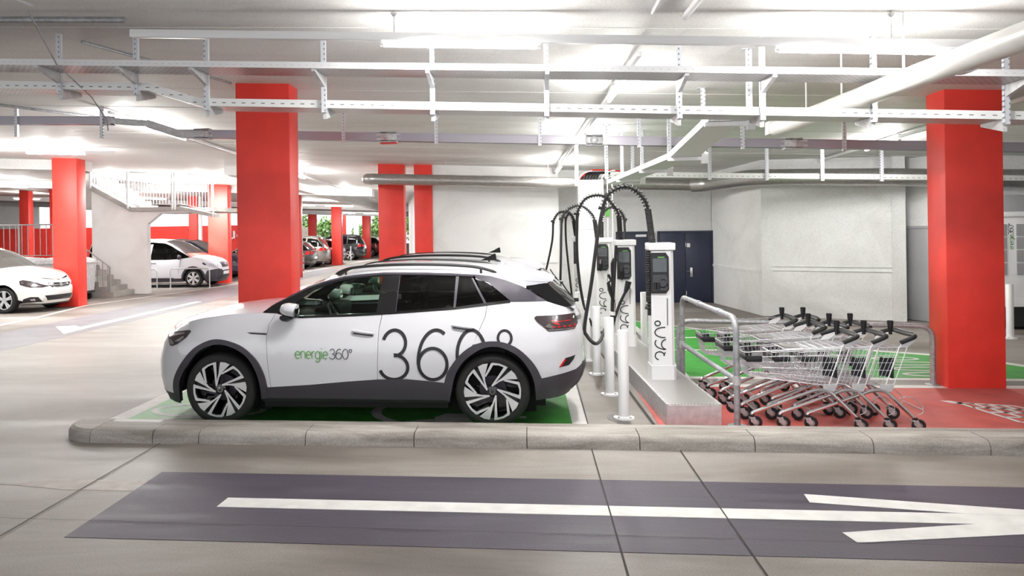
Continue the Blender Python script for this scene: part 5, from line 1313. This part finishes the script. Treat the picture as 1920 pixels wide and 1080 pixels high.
    if mirror:
        for sd in (-1, 1):
            b = MB(); x = cow + .42; z = bl(x) + .07; y = sd * (sh.S(x, z) + .10); b.lathe([(0, -.06), (.05, -.055), (.085, -.02), (.09, .04), (0, .045)], 14, TR(x, y, z) @ RY(pi / 2) ); b.tube([(x, sd * (sh.S(x, z) - .03), z - .06), (x, y, z - .05)], .02, 6); b.build('mirror', mirror if mirror is not True else paint, root)
    if rails:
        for sd in (-1, 1):
            b = MB(); P = [(x, sd * (sh.S(x, z) - .03), z + .045) for x, z, k in roof]; b.tube([(P[0][0], P[0][1], P[0][2] - .04)] + P + [(P[-1][0], P[-1][1], P[-1][2] - .04)], .014, 6); b.build('roof_rail', m_galvd if rails == 1 else m_black, root)
    return root

def shape(w, nose, tail, zmax, xtop_f, xtop_r, wb, fo, ro):
    # generic hull: waist width w, nose / tail overhangs
    return Shape([(.15, w * .92), (.35, w * .97), (.65, w), (.85, w * .985), (1.0, w * .95), (zmax * .8, w * .84), (zmax, w * .68)],
                 [(.2, -fo + .10), (.35, -fo + .01), (.55, -fo), (.72, -fo + .04), (.85, -fo + .13), (1.0, -fo + .30)],
                 [(.25, wb + ro - .12), (.45, wb + ro), (.75, wb + ro - .01), (1.0, wb + ro - .06), (1.25, wb + ro - .16), (zmax, wb + ro - .40)], .1, wb + .1)
plate = lambda z, w=.26: [(-w, z), (w, z), (w, z + .11), (-w, z + .11)]
# white people carrier cut by the left edge
S1 = shape(.93, 0, 0, 1.72, 0, 0, 2.92, .98, .95)
pr = [(-.90, .80, 'h'), (-.70, .90, 'h'), (-.35, 1.0, 'h'), (.05, 1.07, 'h'), (.30, 1.10, 'h'), (.75, 1.36, 'w'), (1.10, 1.53, 'w'), (1.45, 1.63, 'r'), (2.2, 1.68, 'r'), (3.0, 1.65, 'r'), (3.35, 1.58, 'r'), (3.6, 1.30, 'b'), (3.72, 1.08, 't'), (3.80, .98, 't')]
m_suvw = mat('pearl_white_paint', (.80, .79, .76), .22, coat=.7)
car('people_carrier', 'white people carrier at the left edge, its front facing right', 'car', (-13.09, 19.80, 0), pi - radians(6), S1, m_suvw, pr, [(.2, 1.05), (.6, 1.02), (2.0, 1.06), (3.0, 1.08), (3.72, 1.1)], 2.92, .335,
    [(1.55, 1.50, .06, 1.6), (2.6, 2.66, .07, 1.62)], glass_m=m_wind,
    front=[('headlight', 'side', [[(-.93, .665), (-.72, .79), (-.50, .845), (-.42, .82), (-.45, .72), (-.66, .65), (-.86, .635)]], m_lampdark, 0, .006), ('headlight_lens', 'side', [[(-.86, .67), (-.72, .75), (-.60, .78), (-.60, .71), (-.72, .67)], [(-.52, .8), (-.46, .8), (-.48, .74), (-.53, .74)]], m_chrome, 0, .010),
           ('grille', 'f', [[(-.42, .70), (-.30, .615), (.30, .615), (.42, .70), (.40, .75), (-.40, .75)]], m_gloss, False, .006), ('grille_bars', 'f', [[(-.40, .735), (.40, .735), (.40, .75), (-.40, .75)], [(-.36, .675), (-.07, .675), (-.07, .69), (-.36, .69)], [(.07, .675), (.36, .675), (.36, .69), (.07, .69)], [(-.30, .62), (.30, .62), (.30, .632), (-.30, .632)]], m_chrome, False, .012),
           ('grille_badge', 'f', [[(-.055, .65), (.055, .65), (.055, .73), (-.055, .73)]], m_chrome, False, .016), ('number_plate', 'f', [plate(.475)], m_white, False, .012), ('plate_characters', 'f', [[(-.22 + .06 * k, .50), (-.185 + .06 * k, .50), (-.185 + .06 * k, .56), (-.22 + .06 * k, .56)] for k in range(8)], m_txtgrey, False, .015),
           ('lower_grille', 'f', [[(-.44, .30), (.44, .30), (.52, .43), (-.52, .43)]], m_black, False, .006),
           ('fog_lamp_recess', 'side', [[(-.84, .27), (-.46, .27), (-.52, .36), (-.66, .41), (-.80, .40)]], m_black, 0, .008), ('fog_lamp', 'side', [[(-.75, .31), (-.67, .31), (-.66, .35), (-.74, .36)]], m_chrome, 0, .012)], clad_z=.22)
# white van
S2 = Shape([(.15, .90), (.4, .95), (.8, .96), (1.0, .94), (1.3, .86), (1.75, .74)], [(.2, -.78), (.35, -.86), (.6, -.88), (.8, -.85), (.95, -.74), (1.05, -.6)], [(.3, 4.1), (1.75, 4.05)], .1, 3.6, 2.6, 6)
pr = [(-.72, .88, 'h'), (-.55, .96, 'h'), (-.25, 1.04, 'h'), (.05, 1.09, 'h'), (.55, 1.38, 'w'), (.85, 1.56, 'w'), (1.10, 1.66, 'r'), (1.6, 1.70, 'r'), (3.9, 1.70, 'r'), (4.0, 1.4, 'b'), (4.03, 1.0, 't'), (4.06, .9, 't')]
van = car('delivery_van', 'white delivery van parked behind the arch of the concrete stair', 'van', (-12.04, 28.66, 0), pi, S2, m_carw, pr, [(.05, 1.06), (.5, 1.02), (1.0, 1.0), (1.9, 1.0), (4.0, 1.0)], 2.95, .325, [(1.62, 1.55, .08, 1.56)], cladm=m_clad, clad_z=.28, rimn=6, mirror=m_clad,
    front=[('headlight', 'side', [[(-.80, .70), (-.62, .86), (-.36, .90), (-.34, .84), (-.56, .74), (-.74, .66)]], m_lens, 0, .008), ('headlight_rim', 'side', [[(-.50, .80), (-.36, .90), (-.33, .86), (-.40, .80)]], m_lampdark, 0, .010),
           ('grille', 'f', [[(-.30, .70), (.30, .70), (.36, .87), (-.36, .87)]], m_graph, False, .006), ('grille_badge', 'f', [[(-.05, .74), (.05, .74), (.06, .82), (0, .85), (-.06, .82)]], m_chrome, False, .012),
           ('lower_bumper', 'f', [[(-.53, .26), (.53, .26), (.53, .58), (-.53, .60)]], m_clad, False, .010), ('lower_bumper_side', 'side', [[(-.86, .26), (-.42, .26), (-.40, .40), (-.5, .60), (-.80, .66), (-.88, .60)]], m_clad, 0, .008), ('number_plate', 'f', [plate(.44)], m_white, False, .02),
           ('air_intake', 'f', [[(-.45, .29), (.45, .29), (.45, .40), (-.45, .40)]], m_black, False, .016), ('door_handle', 'side', [[(1.38, .86), (1.60, .87), (1.60, .89), (1.38, .885)]], m_graph, 0, .015), ('door_seam', 'side', [[(1.70, .3), (1.71, .3), (1.71, 1.0), (1.70, 1.0)], [(.55, .5), (.56, .5), (.46, 1.0), (.45, 1.0)]], m_graph, 0, .002), ('flank_panel_line', 'side', [[(.72, .345), (2.4, .345), (2.4, .29), (.72, .29)]], m_graph, 0, .006)])
# parked cars along the far aisle, tails towards the lane
m_silver = mat('silver_paint', (.36, .36, .37), .3, .6, coat=.6); m_brown = mat('grey_brown_paint', (.085, .075, .07), .28, .4, coat=.7); m_beige = mat('bronze_grey_paint', (.24, .215, .19), .3, .5, coat=.6)
m_darkred = mat('dark_red_paint', (.16, .012, .014), .28, .2, coat=.6); m_blackp = mat('black_car_paint', (.012, .012, .014), .2, coat=.8); m_navy = mat('dark_blue_paint', (.014, .018, .035), .24, coat=.7)
S3 = shape(.92, 0, 0, 1.68, 0, 0, 2.68, .88, .92)
suv = [(-.80, .88, 'h'), (-.55, .97, 'h'), (0, 1.04, 'h'), (.35, 1.07, 'h'), (.8, 1.36, 'w'), (1.1, 1.52, 'w'), (1.35, 1.60, 'r'), (2.0, 1.66, 'r'), (2.8, 1.63, 'r'), (3.12, 1.56, 'r'), (3.33, 1.28, 'b'), (3.42, 1.08, 't'), (3.47, 1.0, 't')]
S4 = shape(.89, 0, 0, 1.47, 0, 0, 2.62, .86, .82)
hatch = [(-.78, .76, 'h'), (-.5, .86, 'h'), (0, .94, 'h'), (.35, .97, 'h'), (.8, 1.22, 'w'), (1.1, 1.36, 'w'), (1.4, 1.43, 'r'), (2.0, 1.46, 'r'), (2.7, 1.41, 'r'), (2.95, 1.34, 'r'), (3.2, 1.12, 'b'), (3.30, .98, 't'), (3.36, .92, 't')]
bs = [(.3, 1.0), (1.0, 1.03), (2.4, 1.08), (3.4, 1.12)]; bh = [(.3, .92), (1.0, .94), (2.3, .98), (3.3, 1.0)]
def tails(xe, z, suvy):
    return [('taillight', 'side', [[(xe - .22, z), (xe - .02, z - .02), (xe, z + .10), (xe - .05, z + .17), (xe - .16, z + .14)]], m_lampred, 0, .008), ('taillight', 'f', [[(-.60, z), (-.42, z), (-.42, z + .13), (-.60, z + .15)]], m_lampred, True, .008), ('taillight', 'f', [[(.60, z), (.42, z), (.42, z + .13), (.60, z + .15)]], m_lampred, True, .008), ('number_plate', 'f', [plate(z - .10 if suvy else z - .25)], m_white, True, .014)]
heads = [('headlight', 'side', [[(-.80, .64), (-.66, .74), (-.42, .79), (-.40, .73), (-.6, .66)]], m_lens, 0, .008), ('grille', 'f', [[(-.4, .55), (.4, .55), (.44, .68), (-.44, .68)]], m_gloss, False, .008), ('number_plate', 'f', [plate(.42)], m_white, False, .014)]
PK = 'cars parked with their tails towards the far lane'
car('hatchback', 'silver hatchback, only its tail showing beside the white banded post', 'car', (-14.75, 38.2, 0), 0, S4, m_silver, hatch, bh, 2.62, .31, [(1.5, 1.42, .07, 1.4), (2.4, 2.5, .07, 1.38)], rear=tails(3.3, .78, 0), front=heads, group=PK)
car('estate_car', 'dark grey brown car parked next to the silver hatchback', 'car', (-14.45, 40.7, 0), 0, S4, m_brown, hatch, bh, 2.62, .32, [(1.5, 1.42, .07, 1.4), (2.4, 2.5, .07, 1.38)], rear=tails(3.3, .78, 0), front=heads, group=PK)
car('suv', 'bronze grey off-road car with roof rails between the dark car and the red one', 'car', (-14.5, 43.1, 0), 0, S3, m_beige, suv, bs, 2.68, .345, [(1.5, 1.42, .08, 1.58), (2.45, 2.5, .08, 1.58)], rear=tails(3.42, .90, 1), front=heads, group=PK, rails=1)
car('hatchback', 'dark red small car parked before the far red column', 'car', (-14.3, 46.6, 0), 0, S4, m_darkred, hatch, bh, 2.62, .31, [(1.5, 1.42, .07, 1.4), (2.4, 2.5, .07, 1.38)], rear=tails(3.3, .78, 0), front=heads, group=PK)
car('suv', 'black off-road car parked behind the far red column with lit tail lamps', 'car', (-14.4, 52.6, 0), 0, S3, m_blackp, suv, bs, 2.68, .35, [(1.5, 1.42, .08, 1.58), (2.45, 2.5, .08, 1.58)], rear=tails(3.42, .90, 1), front=heads, group=PK, rails=2)
car('hatchback', 'dark red car farthest away in front of the bright opening', 'car', (-14.3, 59.5, 0), 0, S4, m_darkred, hatch, bh, 2.62, .31, [(1.5, 1.42, .07, 1.4), (2.4, 2.5, .07, 1.38)], rear=tails(3.3, .78, 0), front=heads, group=PK)
car('suv', 'dark blue off-road car half hidden behind the tall red column', 'car', (-12.9, 33.2, 0), pi, S3, m_navy, suv, bs, 2.68, .35, [(1.5, 1.42, .08, 1.58), (2.45, 2.5, .08, 1.58)], front=heads, rear=tails(3.42, .9, 1))
car('hatchback', 'black car behind the dark blue one, only its roof showing', 'car', (-13.6, 35.25, 0), pi, S4, m_blackp, hatch, bh, 2.62, .32, [(1.5, 1.42, .07, 1.4)], front=heads, rear=tails(3.3, .78, 0))

# ================================================================== stair, railings, containers at the left
st = thing('concrete_stair', 'concrete stair block with white wall, landing and arch at the left', 'stair', (-12.4, 25.0, 0)); st['kind'] = 'structure'
b = MB()
fw_ = lambda u, v, t: (u, .25 * t, v)
for q in ([(-1.9, 0), (0, 0), (0, 2.28), (0, 2.70), (-.55, 2.70), (-1.9, 3.45)], [(0, 2.28), (.16, 2.40), (.46, 2.63), (.46, 2.70), (0, 2.70)], [(.46, 2.63), (1.95, 2.63), (1.95, 2.70), (.46, 2.70)]): b.prism(q, fw_)
b.build('stair_wall', m_wallL, st, smooth=0)
b = MB(); b.prism([(-.52, 2.70), (1.2, 2.70), (1.2, 2.83), (-.45, 2.83), (-1.9, 3.62), (-1.9, 3.42)], lambda u, v, t: (u, -.12 + .4 * t, v)); b.prism([(1.2, 2.70), (2.35, 2.45), (2.35, 2.57), (1.2, 2.83)], lambda u, v, t: (u, -.12 + .4 * t, v)); b.box(-.5, 2.3, .2, 3.2, 2.66, 2.80); b.build('landing_slab', m_conc, st, smooth=0)
b = MB()
for k in range(9): b.box(-.62 - .24 * k, -.38 - .24 * k, .27, 1.6, 2.80, 2.92 + .155 * k)
b.build('upper_steps', m_conc, st, smooth=0)
b = MB()
for k in range(6): b.box(-1.9, -.45 - .24 * k, -1.35, -.02, .16 * k, .16 * (k + 1))
b.build('lower_steps', m_conc, st, smooth=0)
def railing(label, pts, h, n, loc, posts=(), m=m_white, drop=.0, gap=.08):
    e = thing('railing', label, 'railing', loc); P = [Vector(p) for p in pts]; L = [0]
    for a, c in zip(P, P[1:]): L.append(L[-1] + (c - a).length)
    at_ = lambda s_: next((P[i].lerp(P[i + 1], (s_ - L[i]) / (L[i + 1] - L[i])) for i in range(len(P) - 1) if s_ <= L[i + 1] + 1e-6), P[-1])
    up = Vector((0, 0, h))
    b = MB(); b.tube([p + up for p in P], .022, 8); b.build('handrail', m, e)
    b = MB(); b.tube([p + Vector((0, 0, gap)) for p in P], .014, 6); b.build('bottom_rail', m, e)
    for k in range(n):
        p = at_(L[-1] * (k + .5) / n); b = MB(); b.box(p.x - .009, p.x + .009, p.y - .009, p.y + .009, p.z + gap, p.z + h); b.build('baluster', m, e, smooth=0)
    for s_ in posts:
        p = at_(L[-1] * s_); b = MB(); b.box(p.x - .022, p.x + .022, p.y - .022, p.y + .022, p.z - drop, p.z + h); b.build('rail_post', m, e, smooth=0)
    return e
m_railw = mat('pale_rail_paint', (.62, .62, .64), .45, .2); m_raild = mat('grey_rail_paint', (.30, .29, .29), .5, .2)
railing('pale stair railing with thin balusters along the upper landing', [(-1.85, 0, .75), (-.45, 0, 0), (1.15, 0, 0), (2.3, .02, -.25)], 1.12, 42, (-12.4, 24.86, 2.84), (0, .33, .68, .70, 1), m_railw, .12)
railing('grey handrail beside the lower concrete steps', [(0, 0, .62), (.85, 0, 0)], .93, 5, (-13.85, 23.75, .0), (0, .98), m_raild, .0)
railing('grey flat bar railing on the low wall at the left edge', [(0, 0, 0), (3.0, 0, 0), (3.9, 0, -.5)], 1.02, 20, (-17.6, 23.4, 1.27), (0, .45, .78), m_raild, .12, .06)
b = MB(); b.rbox(-18.6, -13.75, 23.5, 23.9, -.02, 1.2, .01); o = b.build('wall_ramp', m_conc); o['kind'] = 'structure'
def container(label, loc, rz):
    e = thing('waste_container', label, 'waste container', loc, rz, 'steel waste containers on castors')
    b = MB(); P = [(-.62, .26), (.62, .26), (.68, 1.12), (-.68, 1.12)]; b.prism(P, lambda u, v, t: (u, -.45 + .9 * t + (-.05 if t == 0 else .05) * (v - .26), v))
    for z in (.5, .8): b.box(-.66, .66, -.52, -.46, z, z + .03)
    for x in (-.55, -.2, .2, .55): b.box(x - .02, x + .02, -.52, -.46, .28, 1.1)
    b.build('container_body', m_galv, e, smooth=0)
    b = MB(); b.lathe([(.70, 0), (.68, .05), (.55, .10), (.2, .13), (0, .13)], 4, TR(0, 0, 1.13) @ Matrix.Scale(.78, 4, (0, 1, 0)) @ RZ(pi / 4) @ Matrix.Scale(1.36, 4)); b.rbox(-.72, .72, -.54, .54, 1.10, 1.15, .01); b.build('lid', m_galv, e)
    for x in (-.5, .5):
        for y in (-.36, .36):
            b = MB(); b.lathe([(0, -.03), (.07, -.03), (.10, -.025), (.10, .025), (.07, .03), (0, .03)], 20, TR(x, y, .10) @ RX(pi / 2)); b.box(x - .06, x + .06, y - .045, y - .035, .1, .26); b.box(x - .06, x + .06, y + .035, y + .045, .1, .26); b.build('castor', m_rub, e)
    b = MB(); b.box(-.64, .64, -.47, .47, .20, .27); b.build('chassis', m_black, e)
container('steel waste container on castors beside the lower steps, right of the left red column', (-13.85, 22.75, 0), 0)
container('second steel waste container, behind the white people carrier', (-15.35, 22.75, 0), 0)
def hoop(label, x0, x1, y, h=.70):
    e = thing('bike_hoop', label, 'bike stand', (x0, y, 0), 0, 'tube hoops in front of the van')
    b = MB(); b.tube(fillet([(0, 0, 0), (0, 0, h), (x1 - x0, 0, h), (x1 - x0, 0, 0)], .12, 6), .022, 8); b.build('hoop', m_galv, e)
    for x in (0, x1 - x0): b = MB(); b.lathe([(.022, .012), (.06, .01), (.06, 0)], 12, TR(x, 0, 0)); b.build('foot_plate', m_galv, e)
hoop('steel tube hoop in front of the front wheel of the white van', -12.72, -11.27, 27.35); hoop('steel tube hoop half hidden by the concrete stair wall', -14.4, -13.22, 27.35)
# white post with red bands, small delineator
e = thing('height_post', 'white steel post with red bands beside the silver hatchback', 'post', (-10.92, 37.65, 0))
b = MB(); b.lathe([(.09, 0), (.09, ZC(-10.9, 37.6) - .03)], 16); b.build('post_pole', m_white, e)
b = MB(); b.lathe([(.15, .0), (.15, .85), (.10, .85)], 16); gd = b.build('impact_guard', m_galv, e)
b = MB()
for z in (.08, .40, .74): b.lathe([(.155, z), (.155, z + .07)], 16)
b.build('red_bands', m_redwall, gd)
e = thing('delineator', 'thin grey post beside the rear wheel of the black off-road car', 'post', (-11.4, 50.6, 0)); b = MB(); b.lathe([(.04, 0), (.04, .95), (0, .95)], 10); b.build('post_pole', m_galv, e)
# lettering on the far red wall
tx = thing('wall_lettering', 'white letters on the dark red wall left of the tall column', 'sign', (-16.55, 43.1, 1.62), math.atan2(-2, 20.8))
b = MB(); lettering(b, 'UM', lambda u, v: (u, -.03, v), .42, .17); b.build('letters', m_white, tx, smooth=0)

# trees outside the far opening
def tree(x, y, h, r, label, seed):
    rnd = random.Random(seed); e = thing('tree', label, 'tree', (x, y, 0), 0, 'trees outside the far opening')
    b = MB(); b.tube([(0, 0, 0), (.1, 0, h * .45), (0, .1, h * .8)], [.16, .11, .05], 8); b.build('trunk', m_bark, e)
    b = MB()
    for k in range(900):
        a = rnd.uniform(0, 2 * pi); t = rnd.uniform(-1, 1); q = r * rnd.uniform(.45, 1) ; c = Vector((q * sqrt(1 - t * t) * cos(a), q * sqrt(1 - t * t) * sin(a), h * .62 + t * h * .40 * q / r))
        n = Vector((rnd.gauss(0, 1), rnd.gauss(0, 1), rnd.gauss(0, 1))).normalized(); u = n.orthogonal().normalized(); v = n.cross(u); s_ = rnd.uniform(.10, .22)
        b.add([c + u * s_, c + v * s_ * .55, c - u * s_, c - v * s_ * .55], [(0, 1, 2, 3)])
    f = b.build('crown', m_leaf, e, smooth=0); return e
for k, (x, y, h, r) in enumerate(((-17.6, 69.5, 3.2, 1.2), (-15.1, 72, 2.6, 1.15), (-12.7, 69, 3.4, 1.15), (-10.2, 71, 3.8, 1.25), (-20.3, 72, 3.4, 1.3))):
    tree(x, y, h, r, ('leafy tree outside, left of the bright opening', 'low leafy tree in the bright opening behind the black car', 'leafy tree outside, right of the distant slim column', 'leafy tree seen between the red column and the back wall', 'leafy tree at the far left of the bright opening')[k], k)
b = MB(); b.box(-21, -18.2, 66, 66.15, 0, 2.3); o = b.build('garden_fence', mat('weathered_boards', (.36, .33, .29), .8, var=.4, vscale=3, stretch=(8, 1, 1))); tag(o, 'grey weathered board fence outside the far opening', 'fence')
